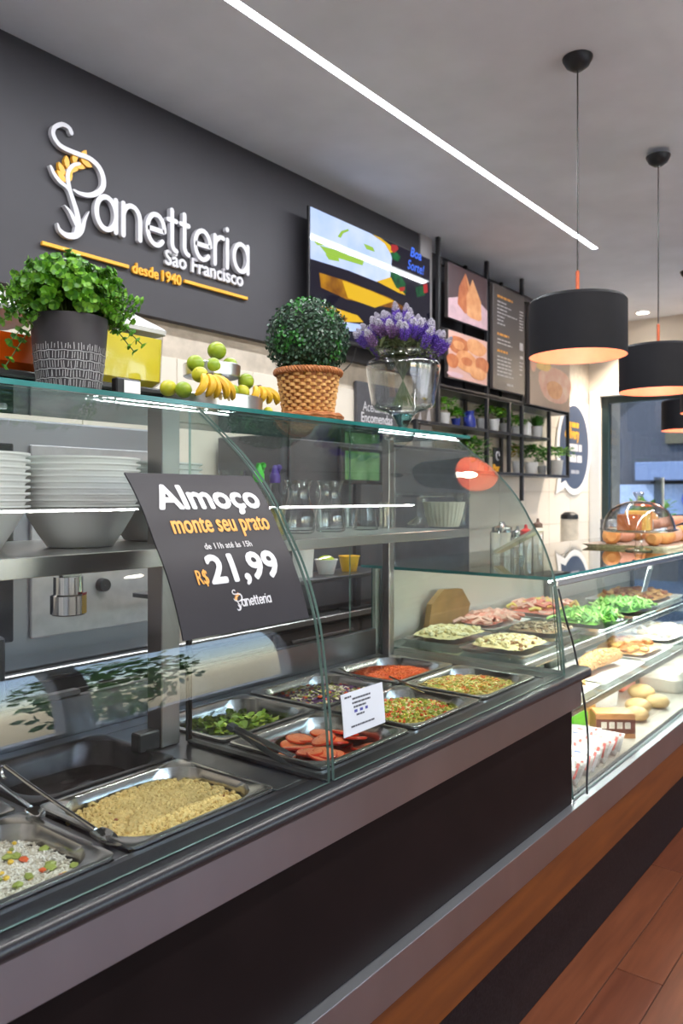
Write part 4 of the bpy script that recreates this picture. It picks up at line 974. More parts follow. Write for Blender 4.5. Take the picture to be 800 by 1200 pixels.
ware('ribbed_bowl', 'large ribbed cream bowl under the glass cake stand', 'bowl', 520, 1.46, [(.001, 0), (.050, 0), (.060, .03), (.072, .085), (.069, .085), (.056, .03), (.045, .006), (.001, .006)], mat=M('cream_glaze', (.55, .50, .42), .3), flut=56)
ware('glass_jar', 'small clear fluted glass jar right of the pitchers', 'jar', 428, 1.52, [(0, .0), (.040, 0), (.034, .03), (.028, .075), (.031, .08), (.026, .075), (.03, .03), (0, .006)])
ware('glass_tumbler', 'narrow clear fluted tumbler beside the ribbed bowl', 'glass', 453, 1.54, [(.001, 0), (.024, 0), (.026, .085), (.023, .085), (.021, .006), (.001, .006)], flut=28)
for px, Y, r_, lb in ((378, 1.655, .03, 'short clear glass cup behind the right pitcher'), (410, 1.64, .028, 'short clear glass cup between pitcher and fluted jar')):
    ware('glass_cup', lb, 'glass', px, Y, [(0, 0), (r_ * .85, 0), (r_, .07), (r_ * .93, .07), (r_ * .78, .006), (0, .006)], group='short glass cups')
wv, c = ware('glass_vase', 'small clear glass vase at the right end of the shelf', 'vase', 541, 1.46, [(0, 0), (.018, 0), (.014, .02), (.022, .08), (.032, .115), (.030, .115), (.018, .08), (0, .02)])

# ================================================================== PENDANTS
copper = M('copper_paint', srgb(244, 148, 116), .5, 0, var=.05); shade_m = M('charcoal_shade', (.008, .008, .011), .6, var=.1, spec=.2)
warm = EMIT('warm_bulb', (1.0, .84, .70), 6)
PD = [(X_of(676.5, 1.19), 1.19, 2.012, 2.235, 'nearest and largest black drum pendant lamp with copper inside'), (X_of(771, 1.19), 1.19, 1.985, 2.205, 'second black drum pendant lamp from the camera, cut by frame edge'),
      (5.24, 1.19, 1.975, 2.20, 'third black drum pendant lamp in the row over the display case'), (6.22, 1.585, 1.95, 2.17, 'farthest black drum pendant lamp, behind the row')]
p0 = None
for i, (x, y, z0, z1, lb) in enumerate(PD):
    if p0 is None:
        t = T('pendant_lamp', lb, 'lamp', (x, y, z0), 'black drum pendant lamps'); h_ = z1 - z0; c = (x, y, z0); rr = .189
        sh = O('shade', MB().lathe([(rr, 0), (rr, h_ - .012), (rr - .010, h_), (.012, h_), (.012, h_ - .003)], c, 64), shade_m, t)
        O('shade_lining', MB().lathe([(rr, 0), (rr - .003, 0), (rr - .003, h_ - .016), (rr - .012, h_ - .005), (.01, h_ - .004)], c, 64), copper, sh)
        O('stem', MB().lathe([(.0075, h_), (.0075, h_ + .115), (.004, h_ + .118), (.003, h_ + .118)], c, 16), M('copper_stem', srgb(200, 100, 66), .35, .3), t)
        O('cord', MB().tube([(x, y, z0 + h_ + .115), (x + .002, y, z0 + h_ + .5), (x, y, CEIL - .03)], .0032, n=6), black_paint, t)
        O('ceiling_rose', MB().lathe([(.0, CEIL - z0 - .052), (.02, CEIL - z0 - .05), (.045, CEIL - z0 - .032), (.058, CEIL - z0 - .008), (.059, CEIL - z0)], c, 32), black_paint, t)
        b = O('bulb', MB().sphere((x, y, z0 + .10), .036, n=20, m=12), warm, t); O('socket', MB().lathe([(.018, .135), (.02, h_ - .005)], c, 16), white_plastic, t)
        p0 = t
    else: t = dup(p0, (x, y, z0), lb)
    l = bpy.data.lights.new('pendant_light', 'POINT'); l.energy = 1.5; l.color = (1, .76, .60); l.shadow_soft_size = .037
    lo = bpy.data.objects.new('pendant_light', l); lo.location = (x, y, z0 + .045); COL.objects.link(lo)
# recessed downlights on the customer side and near the far wall
dl = None
for k, (x, y, w_, lb) in enumerate(((7.62, 2.35, 130, 'small round ceiling downlight by the far wall corner'), (7.62, 1.6, 130, 'small round ceiling downlight in front of the far wall'), (1.0, -0.6, 12, 'round ceiling downlight over the customer aisle, left end'), (2.6, -0.6, 12, 'round ceiling downlight over the middle of customer aisle'), (4.2, -0.6, 12, 'round ceiling downlight over the customer aisle, right end'))):
    if dl is None:
        dl = T('downlight', lb, 'lamp', (x, y, CEIL), 'recessed ceiling downlights'); O('trim_ring', MB().lathe([(.075, 0), (.075, -.004), (.058, -.006), (.055, 0)], (x, y, CEIL), 32), white_paint, dl)
        O('lens', MB().lathe([(.0, -.002), (.055, -.002)], (x, y, CEIL), 32), EMIT('downlight_white', (1, .93, .82), 14), dl)
    else: dup(dl, (x, y, CEIL), lb)
    l = bpy.data.lights.new('downlight_beam', 'SPOT'); l.energy = w_; l.spot_size = 2.0; l.spot_blend = .6; l.color = (1, .88, .74); l.shadow_soft_size = .05
    lo = bpy.data.objects.new('downlight_beam', l); lo.location = (x, y, CEIL - .015); COL.objects.link(lo)

# ================================================================== TELEVISION
tvx0, tvx1 = X_of(362, 2.70), X_of(504, 2.70); tz0, tz1 = 2.315, 3.0; TY = 2.70
tv = T('television', 'large wall television showing a food picture above the counter', 'television', ((tvx0 + tvx1) / 2, TY, tz0))
O('casing', MB().box(tvx0, tvx1, TY, TY + .018, tz0, tz1, .003).box(tvx0 + .25, tvx1 - .25, TY + .018, TY + .10, tz0 + .1, tz1 - .15, .01), black_paint, tv)
def scr(px, py): q = onY(px, py, TY - .001); return (min(max(q.x, tvx0 + .008), tvx1 - .008), min(max(q.z, tz0 + .03), tz1 - .008))
def SM(name, c, e, c2=None, s_=6):
    m_ = M(name, (.0, .0, .0), .035, var=0, spec=.35); nn = m_.node_tree; b_ = nn.nodes['Principled BSDF']
    nz = nn.nodes['Noise Texture']; nz.inputs['Scale'].default_value = s_; cr = nn.nodes.new('ShaderNodeValToRGB'); cr.color_ramp.elements[0].position = .35; cr.color_ramp.elements[1].position = .65
    cr.color_ramp.elements[0].color = c; cr.color_ramp.elements[1].color = c2 or c; nn.links.new(nz.outputs['Fac'], cr.inputs[0]); nn.links.new(cr.outputs[0], b_.inputs['Emission Color']); b_.inputs['Emission Strength'].default_value = e
    return m_
scm = [SM('screen_dark', srgb(36, 34, 48), .5), SM('screen_white', srgb(168, 190, 242), .72, srgb(196, 208, 236), 5), SM('screen_green', srgb(150, 190, 70), .62), SM('screen_brown', srgb(196, 138, 30), .55, srgb(128, 78, 30), 9),
       SM('screen_yellow', srgb(224, 180, 40), .62), SM('screen_leaf', srgb(30, 110, 60), .6, srgb(20, 50, 40), 16), SM('screen_red', srgb(170, 46, 50), .6), SM('screen_blue', srgb(60, 100, 210), .9)]
O('screen', MB().box(tvx0 + .007, tvx1 - .007, TY - .001, TY + .002, tz0 + .018, tz1 - .007), scm[0], tv, smooth=False)
m = MB(); cc = lambda x, y: (340 + x / 4.444, 220 + y / 4.444)
tf = lambda off: (lambda u, v, d_: (u, TY - off, v))
def spoly(pts, mi, off): m.add([(scr(*cc(*p))[0], TY - off, scr(*cc(*p))[1]) for p in pts], [list(range(len(pts)))], mi)
spoly([(98, 92), (300, 170), (420, 235), (490, 290), (530, 350), (525, 410), (520, 470), (450, 490), (300, 430), (92, 365)], 1, .0016)
spoly([(430, 240), (470, 255), (520, 300), (545, 350), (530, 360), (490, 290)], 4, .0020); spoly([(450, 488), (525, 465), (600, 560), (560, 545)], 4, .0019)
for pts in ([(245, 255), (265, 225), (300, 215), (305, 225), (275, 238), (262, 262)], [(150, 300), (240, 325), (300, 350), (385, 380), (375, 405), (260, 370), (190, 350)], [(380, 290), (430, 310), (440, 335), (395, 320)], [(110, 265), (150, 285), (190, 300), (140, 300)], [(180, 345), (250, 365), (255, 385), (200, 375)]): spoly(pts, 2, .0022)
spoly([(150, 442), (290, 485), (420, 535), (520, 575), (620, 640), (420, 610), (290, 580), (160, 520)], 3, .0016); spoly([(270, 482), (420, 538), (540, 590), (440, 625), (300, 575)], 4, .0019)
spoly([(80, 590), (200, 615), (350, 665), (380, 700), (300, 700), (80, 650)], 4, .0016); spoly([(80, 615), (200, 640), (300, 680), (280, 700), (80, 665)], 3, .0019)
spoly([(80, 660), (260, 695), (380, 715), (430, 770), (280, 740), (80, 700)], 1, .0017)
spoly([(520, 430), (560, 440), (600, 500), (600, 550), (550, 520), (525, 470)], 5, .0022); spoly([(520, 340), (545, 330), (575, 360), (560, 385), (530, 370)], 5, .0022); spoly([(650, 520), (690, 510), (700, 560), (660, 570)], 5, .0022)
spoly([(525, 295), (555, 290), (562, 320), (540, 340), (522, 325)], 6, .0024); spoly([(690, 505), (712, 500), (716, 545), (695, 550)], 6, .0024); spoly([(565, 520), (595, 515), (595, 535), (570, 542)], 6, .0025)
O('picture', m, scm, tv, smooth=False)
m = MB(); q = scr(*cc(622, 400)); text_mb(m, 'Boa', .085, wallf(q[0], TY - .0024, q[1] + .055), 0, .0004, .002, shear=.25); text_mb(m, 'Sorte!', .085, wallf(q[0] - .03, TY - .0024, q[1] - .03), 0, .0004, .001, .9, shear=.25)
m2 = MB()
for (a_, b_, l) in ((0, .07, .15), (-.03, -.005, .2)):
    for k in range(9): pass
O('screen_lettering', m, scm[7], tv, smooth=False)
O('tv_bracket', MB().box(3.6, 3.9, TY + .10, YW - .051, 2.5, 2.8, .005), black_metal, tv)
tag(O('tv_cable', MB().tube(smooth_path([(3.62, TY + .03, tz0), (3.60, TY + .06, 2.22), (3.52, TY + .10, 2.15), (3.44, TY + .1, 2.17), (3.50, TY + .12, 2.24), (3.58, YW - .012, 2.2)], 6), .0035, n=6), black_paint, loc=(3.6, TY, 2.3)), 'thin black cable looping below the television', 'cable')

# ================================================================== MENU FRAME AND SHELVES
YR = 2.75
xs = [X_of(p, YR) for p in (513, 570, 596, 611, 643, 665)]
rk = T('hanging_rack', 'black metal ceiling-hung rack with menu boards above and plant shelves below', 'shelf', (5.6, YR, 1.64))
zA, zB, zC = 2.205, 1.955, 1.645
bt = .0135
def bar(x0, x1, y0, y1, z0, z1, nm='rail'): O(nm, MB().box(x0, x1, y0, y1, z0, z1, .002), black_metal, rk)
YRb = 2.93
ztop = {0: CEIL, 1: CEIL, 2: zA, 3: CEIL, 4: zA, 5: 3.0}
zbot = {0: zB - .02, 1: zC, 2: zC, 3: 0.92, 4: zC, 5: zC - .02}
for i, x in enumerate(xs):
    bar(x - bt, x + bt, YR - bt, YR + bt, zbot[i] if i != 3 else 1.42, ztop[i], 'upright')
    if i in (0, 1, 3, 5): bar(x - bt, x + bt, YRb - bt, YRb + bt, zC if i else zB, min(ztop[i], CEIL), 'upright')
bar(xs[0], xs[5], YR - bt, YR + bt, 3.02, 3.05); bar(xs[0], xs[1], YR - bt, YR + bt, 2.575, 2.60); bar(xs[0], xs[5] - bt, YR - .012, YR + .012, zA - .02, zA + .01)
XLft = X_of(487, YR)
for z, xa, xb in ((zA, xs[0], xs[5] - .02), (zB, XLft, xs[4]), (zC, 4.86, xs[5])):
    O('shelf_board', MB().box(xa, xb, YR - .012, YRb + .012, z - .024, z - .002, .002), black_metal, rk)
bar(XLft - bt, XLft + bt, YR - bt, YR + bt, zB - .12, zB); bar(XLft - bt, XLft + bt, YRb - bt, YRb + bt, zB - .02, zB + .25)
# menu boards and pictures
board_m = M('menu_board_brown', (.075, .062, .060), .35, var=.12, scale=2)
def mb_board(px0, px1, zt, zb_, label):
    x0, x1 = X_of(px0, YR - .02), X_of(px1, YR - .02); t = T('menu_board', label, 'sign', ((x0 + x1) / 2, YR - .02, zb_), 'menu boards in the hanging rack')
    O('panel', MB().box(x0, x1, YR - .045, YR - .016, zb_, zt, .003), board_m, t); return t, x0, x1
def bl(p, x0, x1, z0, z1): return (x0 + p[0] * (x1 - x0), z0 + p[1] * (z1 - z0))
def picture(t, x0, x1, z0, z1, bgm, shapes):
    O('print', MB().box(x0 + .004, x1 - .004, YR - .0465, YR - .0455, z0 + .004, z1 - .004), bgm, t, smooth=False)
    mats = []; m_ = MB()
    for i, (pts, mt) in enumerate(shapes):
        if mt not in mats: mats.append(mt)
        off = .047 + i * .0004; m_.add([(bl(p, x0, x1, z0, z1)[0], YR - off, bl(p, x0, x1, z0, z1)[1]) for p in pts], [list(range(len(pts)))], mats.index(mt))
    if shapes: O('printed_picture', m_, mats, t, smooth=False)
def blob(cx, cy, rx, ry, n=16, wob=.08, sd=0): return [(cx + rx * (1 + wob * math.sin(3 * 2 * PI * k / n + sd)) * math.cos(2 * PI * k / n), cy + ry * (1 + wob * math.cos(2 * 2 * PI * k / n + sd)) * math.sin(2 * PI * k / n)) for k in range(n)]
pz = lambda px, py: onY(px, py, YR - .045).z
crust = M('print_crust', srgb(206, 130, 86), .4, scale=14, col2=srgb(176, 96, 58)); crust_l = M('print_crust_light', srgb(232, 172, 122), .4, scale=14, col2=srgb(206, 136, 88)); plate_m = M('print_plate', srgb(206, 172, 180), .4); pk = M('print_pink', srgb(214, 170, 160), .4, scale=4)
z1_, z0_ = pz(521, 304), pz(521, 370); t, x0, x1 = mb_board(521, 567, z1_, z0_, 'upper left rack picture of two pointed golden pastries')
picture(t, x0, x1, z0_, z1_, M('print_plum', srgb(78, 58, 62), .4, scale=3, var=.2), [([(0, .0), (1, 0), (1, .38), (.75, .5), (.3, .45), (0, .34)], plate_m), ([(.22, .30), (.26, .62), (.42, .92), (.56, .66), (.56, .28), (.42, .16)], crust), ([(.46, .16), (.44, .5), (.60, .86), (.82, .5), (.84, .16), (.68, .08)], crust_l), ([(.42, .92), (.5, .6), (.47, .2), (.52, .3), (.55, .62)], crust_l), (blob(.5, .07, .45, .06), plate_m)])
z1_, z0_ = pz(521, 384), pz(521, 441); t, x0, x1 = mb_board(521, 567, z1_, z0_, 'lower left rack picture of round filled pastries')
picture(t, x0, x1, z0_, z1_, pk, [(blob(.25, .72, .26, .2), crust), (blob(.7, .78, .26, .18, sd=1), crust_l), (blob(.45, .42, .3, .22, sd=2), crust_l), (blob(.85, .42, .18, .2), crust), (blob(.74, .22, .22, .14, sd=1), crust_l), (blob(.1, .36, .14, .16), crust), (blob(.25, .72, .14, .1), crust_l), (blob(.45, .42, .14, .1), crust), (blob(.16, .08, .2, .06), plate_m)])
z1_, z0_ = pz(574, 329), pz(574, 454); t, x0, x1 = mb_board(574, 611, z1_, z0_, 'tall dark menu board with orange headings and small white price lines')
hd = MB(); ln_ = MB(); fB = lambda u, v, d_: (x0 + u * (x1 - x0), YR - .0468, z0_ + v * (z1_ - z0_))
def drow(m_, u, v, l, hh=.012):
    uu = u
    while uu < u + l - .02:
        w_ = min(U(.05, .13), u + l - uu); m_.add([fB(uu, v, 0), fB(uu + w_, v, 0), fB(uu + w_, v + hh, 0), fB(uu, v + hh, 0)], [(0, 1, 2, 3)]); uu += w_ + .02
for v, l in ((.88, .48), (.52, .36), (.36, .32)): drow(hd, .12, v, l, .022)
for v, l in zip([.835, .80, .765, .73, .695, .66, .625], (.30, .44, .3, .62, .22, .18, .26)): drow(ln_, .12, v, l)
for v, l in ((.475, .4), (.44, .46), (.31, .44), (.275, .46), (.24, .46), (.205, .46), (.17, .44), (.135, .5)): drow(ln_, .12, v, l)
for v in (.82, .79, .76, .73, .70, .67, .64, .31, .275, .24, .19): drow(ln_, .82, v, .12)
for c_ in ((.83, .44, .11, .075), (.84, .355, .1, .03)): ln_.add([fB(c_[0], c_[1], 0), fB(c_[0] + c_[2], c_[1], 0), fB(c_[0] + c_[2], c_[1] + c_[3], 0), fB(c_[0], c_[1] + c_[3], 0)], [(0, 1, 2, 3)])
drow(ln_, .42, .055, .2, .02)
O('heading', hd, letter_orange, t, smooth=False); O('menu_lines', ln_, M('menu_line', (.55, .54, .55), .5), t, smooth=False, kind='stuff')
z1_, z0_ = pz(617, 352), pz(617, 473); t, x0, x1 = mb_board(617, 664, z1_, z0_, 'right rack picture of a pale cream dessert, behind the near lamp')
picture(t, x0, x1, z0_, z1_, M('print_taupe', srgb(168, 146, 130), .4, scale=3, var=.12), [(blob(.62, .25, .42, .2), M('print_cream', srgb(232, 200, 180), .4, scale=8, col2=srgb(214, 150, 128))), (blob(.3, .42, .2, .06), M('print_yellow', srgb(232, 196, 120), .4)), (blob(.6, .2, .2, .1), crust_l), (blob(.08, .6, .1, .3), M('print_salmon', srgb(216, 164, 140), .4))])

# plants on the rack
pot_w = M('pot_white', (.62, .62, .63), .5, var=.05); pot_g = M('pot_grey', (.34, .34, .35), .6, var=.1); pot_b = M('pot_blue', (.02, .035, .24), .25); pot_br = M('pot_brown', (.20, .17, .15), .6)
greens = [M('rack_leaf_a', srgb(84, 146, 48), .5, var=.2), M('rack_leaf_b', srgb(130, 186, 60), .5, var=.2), M('rack_leaf_c', srgb(52, 104, 40), .5, var=.2), M('rack_leaf_y', srgb(180, 160, 50), .5, var=.2)]
PG = 'potted plants on the hanging rack'
def rack_pot(px, zs, rr, hh, pm, label, fol=None, fw=.1, fh=.1, gi=(0, 1), Y=2.83, style='leaf', sq=False, nleaf=150, droop=0.0):
    X = X_of(px, Y); c = Vector((X, Y, zs)); t = T('potted_plant', label, 'plant', c, PG); m_ = MB()
    if sq: m_.box(X - rr, X + rr, Y - rr, Y + rr, zs, zs + hh, .004)
    else: m_.lathe([(0, 0), (rr * .72, 0), (rr * .76, .003), (rr, hh), (rr * .9, hh), (rr * .86, hh * .88), (0, hh * .86)], c, 24)
    O('pot', m_, pm, t)
    f_ = MB()
    for k in range(nleaf):
        a_ = U(0, 2 * PI); e = U(-.25 - droop, 1.5); q = U(.35, 1)
        tip = 1.25 * Vector((fw * math.cos(a_) * math.cos(e) * q, fw * .8 * math.sin(a_) * math.cos(e) * q, hh + fh * (.25 + .75 * math.sin(e) * q)))
        tip.z = min(tip.z, (.195 if zs > 1.8 else .25)); tip.y = min(tip.y, .085)
        if style == 'grass': f_.leaf(c + Vector((tip.x * .2, tip.y * .2, hh * .9)), tip - Vector((0, 0, hh * .9)), (math.cos(a_), math.sin(a_), .3), (tip - Vector((0, 0, hh * .9))).length, .0028, random.choice(gi), .1)
        else: f_.leaf(c + tip * .9 + Vector((0, 0, hh * .05)), Vector((math.cos(a_), math.sin(a_), U(-.6, .8))), (0, 0, 1), U(.024, .044), U(.008, .016), random.choice(gi), .2)
    O('foliage', f_, greens, t, kind='stuff'); return t
zb_ = zB - .0015; zc_ = zC - .0015
rack_pot(520, zb_, .045, .085, pot_w, 'leafy plant with white flowers in a white pot, upper rack shelf', fw=.10, fh=.09, gi=(0, 1, 1))
rack_pot(534, zb_, .035, .06, pot_b, 'small leafy plant in a blue pot, upper rack shelf', fw=.05, fh=.05, gi=(0, 1))
rack_pot(564, zb_, .042, .09, pot_g, 'faint green plant in a grey pot left of the second upright', fw=.05, fh=.08, gi=(2, 0), nleaf=60)
rack_pot(578.5, zb_, .045, .10, pot_w, 'green plant in a pale pot just right of the second upright', fw=.09, fh=.075, gi=(0, 1))
rack_pot(590, zb_, .04, .08, pot_g, 'yellow-green plant in a dark grey pot, upper rack shelf', fw=.07, fh=.12, gi=(3, 1, 0))
rack_pot(604.5, zb_, .038, .07, pot_w, 'bright trailing lime green plant in a small white pot', fw=.09, fh=.08, gi=(1, 1, 0), droop=.6)
rack_pot(629, zb_, .05, .10, pot_w, 'dense grass ball in a white pot at the upper shelf end', fw=.085, fh=.09, gi=(0, 2), style='grass', nleaf=420)
rack_pot(553, zc_, .06, .09, pot_g, 'big drooping fern below the upper rack shelf', fw=.17, fh=.17, gi=(0, 2, 1), nleaf=420, droop=.7)
rack_pot(606, zc_, .045, .10, pot_w, 'yellow-green upright plant in a white pot, lower rack shelf', fw=.055, fh=.13, gi=(3, 0), nleaf=90)
rack_pot(622, zc_, .06, .10, pot_w, 'dark bushy plant in a wide white pot, lower rack shelf', fw=.10, fh=.14, gi=(0, 2), nleaf=240)
rack_pot(635, zc_, .042, .075, pot_g, 'dark tall plant in a small grey pot, lower rack shelf', fw=.07, fh=.15, gi=(2, 0), nleaf=160)
rack_pot(651.5, zc_, .062, .135, pot_w, 'large spreading green plant in a white pot at rack corner', fw=.19, fh=.12, gi=(0, 1, 2), nleaf=380)
for px, nm in ((492, 'left'), (503, 'right')):
    rack_pot(px, zb_, .055, .10, pot_br, 'brown planter at the rack shelf left end, %s of the pair' % ('left one' if nm == 'left' else 'right one'), fw=.05, fh=.06, gi=(2, 3), nleaf=40)
X = X_of(550, 2.83); c = Vector((X, 2.83, zb_)); jg = T('blue_jug', 'glossy cobalt blue jug on the upper rack shelf', 'jug', c)
O('body', MB().lathe([(0, 0), (.038, 0), (.048, .03), (.044, .07), (.03, .10), (.036, .13), (.033, .13), (.026, .10), (0, .09)], c, 28), pot_b, jg)
O('handle', MB().tube(smooth_path([c + Vector((-.03, 0, .12)), c + Vector((-.07, 0, .11)), c + Vector((-.07, 0, .06)), c + Vector((-.045, 0, .035))], 5), .007), pot_b, jg)
X = X_of(616.5, 2.80); tag(O('white_box', MB().box(X - .03, X + .03, 2.77, 2.83, zb_, zb_ + .11, .003), white_paint, loc=(X, 2.8, zb_)), 'small plain white box beside the grass ball pot', 'box')
# small round-logo sign on the lower shelf
q = onY(582, 530, 2.80); sgn = T('tabletop_sign', 'small black sign with a white ring emblem and yellow letters', 'sign', (q.x, 2.80, zc_))
O('panel', MB().box(q.x - .055, q.x + .055, 2.797, 2.81, zc_, zc_ + .19, .002), black_paint, sgn)
O('ring_emblem', MB().tube([(q.x + .005 + .026 * math.cos(2 * PI * k / 24), 2.794, zc_ + .125 + .032 * math.sin(2 * PI * k / 24)) for k in range(20)], .005, n=6), letter_white, sgn)
m = MB(); text_mb(m, 'Por', .075, wallf(q.x - .10, 2.785, zc_ + .005), 0, .006, .003, .95); O('yellow_letters', m, letter_yellow, sgn, smooth=False)

# ================================================================== WALL SIGNS
# Aceitamos Encomendas
q0, q1 = onY(417.5, 446, YW - .03), onY(465, 500, YW - .03); zt, zb2 = q0.z, onY(417.5, 500, YW - .03).z
es = T('order_sign', 'dark sign about taking orders behind the glass vase', 'sign', (q0.x, YW, zb2)); xr = q0.x + .48
O('panel', MB().box(q0.x, xr, YW - .035, YW - .012, zb2 - .06, zt, .002), M('order_board', (.07, .07, .08), .5), es)
for s_, py in (('Aceitamos', 481), ('Encomendas', 494)):
    a_ = onY(424, py, YW - .036); m = MB(); text_mb(m, s_, .085, wallf(onY(425, py, YW - .036).x - (.02 if s_[0] == 'E' else 0), YW - .036, a_.z), 0, .001, .0012 if s_[0] == 'E' else 0, .78); O('lettering', m, letter_white, es, smooth=False)
# delivery speech bubble
yb = YW2 - .012
def bp(px, py): v = onY(px, py, yb); return (v.x, v.z)
cxb, czb = bp(671.5, 526); 
ow, oh = bp(690.5, 526)[0] - cxb, (bp(671.5, 472)[1] - bp(671.5, 580)[1]) / 2
ds_ = T('speech_bubble_sign', 'round dark blue speech bubble delivery sign with white border', 'sign', (cxb, yb, czb - oh))
def bubble(sx_, sz_, tail):
    pts = []
    for k in range(48):
        a_ = 2 * PI * k / 48 - PI / 2
        pts.append((cxb + ow * sx_ * math.cos(a_), czb + oh * sz_ * math.sin(a_)))
    ins = [bp(*t_) for t_ in tail]; i0 = 48 - 9
    return pts[:i0 + 2 - 4] + ins + [pts[-3]] if False else pts, ins
pts, _ = bubble(1, 1, [])
m = MB(); m.prism(pts, lambda u, v, d_: (u, yb - d_, v), 0, .012); m.prism([bp(*p) for p in ((654, 545), (650, 579), (661, 571), (672, 580), (668, 545))], lambda u, v, d_: (u, yb - d_, v), 0, .0119); O('white_border', m, white_paint, ds_, smooth=False)
m = MB(); m.prism([(cxb + (u - cxb) * .84, czb + (v - czb) * .90 + .015) for u, v in pts], lambda u, v, d_: (u, yb - .012 - d_, v), 0, .003); m.prism([bp(*p) for p in ((657, 545), (655.5, 566), (662, 562), (670, 562), (668, 540))], lambda u, v, d_: (u, yb - .012 - d_, v), 0, .0029)
O('blue_face', m, M('bubble_blue', (.055, .075, .13), .5, var=.05), ds_, smooth=False)
def btx(s_, px, py, size, mat, bold=.002, sx=.9, nm='lettering'):
    q = bp(px, py); mm = MB(); text_mb(mm, s_, size, wallf(q[0], yb - .015, q[1]), 0, .0012, bold, sx); O(nm, mm, mat, ds_, smooth=False)
btx('delivery', 660, 512.5, .15, letter_yellow, .005, .74)
for px, py, ln, hh, mt in ((664, 500, .26, .05, letter_yellow), (664, 528, .34, .07, letter_white), (663, 541, .36, .07, letter_white), (667, 555, .22, .035, M('dim_letter', (.35, .36, .42), .5))):
    q = bp(px, py); mm = MB(); dash(mm, q[0], q[1], ln, hh, lambda u, v, d_: (u, yb - .0165, v), .25); O('lettering_marks', mm, mt, ds_, smooth=False)

# ================================================================== BEHIND THE BUFFET: back counter, oven, screen, tubs
bk_ = T('back_counter', 'long back counter with steel worktop and dark cabinets behind the buffet', 'counter', (3, 2.55, 0))
O('worktop', MB().box(-.6, 6.9, 2.30, YW - .012, .87, .90, .004), steel, bk_)
cab = M('dark_cabinet', (.05, .042, .042), .45, var=.12, scale=3)
O('carcass', MB().box(-.6, 6.9, 2.36, YW - .02, .1, .87), cab, bk_, smooth=False); O('plinth', MB().box(-.6, 6.9, 2.42, YW - .02, 0, .1), black_paint, bk_, smooth=False)
for k in range(12):
    x = -.58 + k * .62; dd = O('cabinet_door', MB().box(x, x + .60, 2.335, 2.358, .12, .85, .003), cab, bk_); O('handle', MB().box(x + .08, x + .52, 2.315, 2.335, .80, .815, .003), steel, dd)
grey_panel = M('equipment_grey', (.30, .30, .33), .4, .6, var=.08, scale=2)
ov = T('bakery_oven', 'tall grey steel oven unit behind the white bowls', 'oven', (1.3, 2.55, .902))
O('body', MB().box(.35, 1.95, 2.34, 2.82, .902, 1.70, .006), grey_panel, ov)
O('door', MB().box(.42, 1.30, 2.322, 2.339, 1.0, 1.62, .004), M('oven_glass', (.02, .022, .026), .08), ov)
O('door_handle', MB().box(.46, 1.26, 2.285, 2.305, 1.56, 1.58, .004).box(.48, .50, 2.30, 2.323, 1.56, 1.58).box(1.22, 1.24, 2.30, 2.323, 1.56, 1.58), chrome, ov)
O('control_panel', MB().box(1.36, 1.90, 2.325, 2.339, 1.0, 1.62, .003), M('panel_light', (.42, .41, .43), .4, .5), ov)
for k in range(3): O('knob', MB().rings([[(1.62 + r_ * math.cos(2 * PI * j / 16), y_, 1.15 + k * .14 + r_ * math.sin(2 * PI * j / 16)) for j in range(16)] for r_, y_ in ((.024, 2.324), (.022, 2.30), (0.001, 2.30))]), black_paint, ov)
fg = T('fridge_cabinet', 'dark refrigerated cabinet with a steel door frame behind the jugs', 'fridge', (3.2, 2.5, .902))
O('body', MB().box(2.62, 4.35, 2.40, 2.82, .902, 1.74, .006), M('fridge_dark', (.07, .07, .08), .35, .3, var=.08), fg)
O('door', MB().box(2.66, 3.48, 2.382, 2.399, .93, 1.72, .004), M('fridge_door', (.12, .12, .13), .3, .5), fg); O('door', MB().box(3.50, 4.32, 2.382, 2.399, .93, 1.72, .004), MATS['fridge_door'], fg)
q = onY(405, 528, 2.30); q2 = onY(445, 562, 2.30)
mo = T('monitor', 'small monitor with a green picture behind the glass pitchers', 'monitor', (q.x, 2.30, .902)); zt, zb3 = q.z, onY(405, 562, 2.30).z
O('casing', MB().box(q.x - .03, q2.x + .03, 2.305, 2.33, zb3 - .02, zt + .02, .004), black_paint, mo); O('screen', MB().box(q.x, q2.x, 2.302, 2.306, zb3, zt), SM('monitor_green', srgb(120, 160, 110), .55, srgb(60, 110, 60), 14), mo, smooth=False)
O('stand', MB().box((q.x + q2.x) / 2 - .02, (q.x + q2.x) / 2 + .02, 2.33, 2.35, .902, zb3 + .05).box((q.x + q2.x) / 2 - .1, (q.x + q2.x) / 2 + .1, 2.31, 2.375, .902, .912), black_paint, mo)
# tubs standing on a narrow shelf behind the buffet
sh2 = T('utility_shelf', 'narrow dark utility shelf behind the buffet glass', 'shelf', (2.2, 1.9, .9))
O('board', MB().box(1.55, 2.75, 1.86, 2.06, 1.135, 1.15, .002), steel_dark, sh2)
for x in (1.58, 2.72): O('leg', MB().box(x - .012, x + .012, 1.94, 1.964, 0, 1.135), steel_dark, sh2)
def tub(px, r0, r1, hh, mat, label, Y=1.95, lid=None, z=1.1505, cat='tub'):
    X = X_of(px, Y); c = Vector((X, Y, z)); t = T('plastic_tub', label, cat, c, 'tubs on the utility shelf')
    O('body', MB().lathe([(0, 0), (r0, 0), (r1, hh), (r1 * 1.05, hh), (r1 * 1.05, hh + .003), (r1 * .95, hh + .002), (r0 * .93, .004), (0, .004)], c, 28), mat, t)
    if lid: O('contents', MB().sphere(c + Vector((0, 0, hh)), r1 * .75, n=14, m=8, sc3=(1, 1, .55)), lid, t)
tub(355, .036, .044, .15, white_plastic, 'tall patterned white tub beside the divider edge')
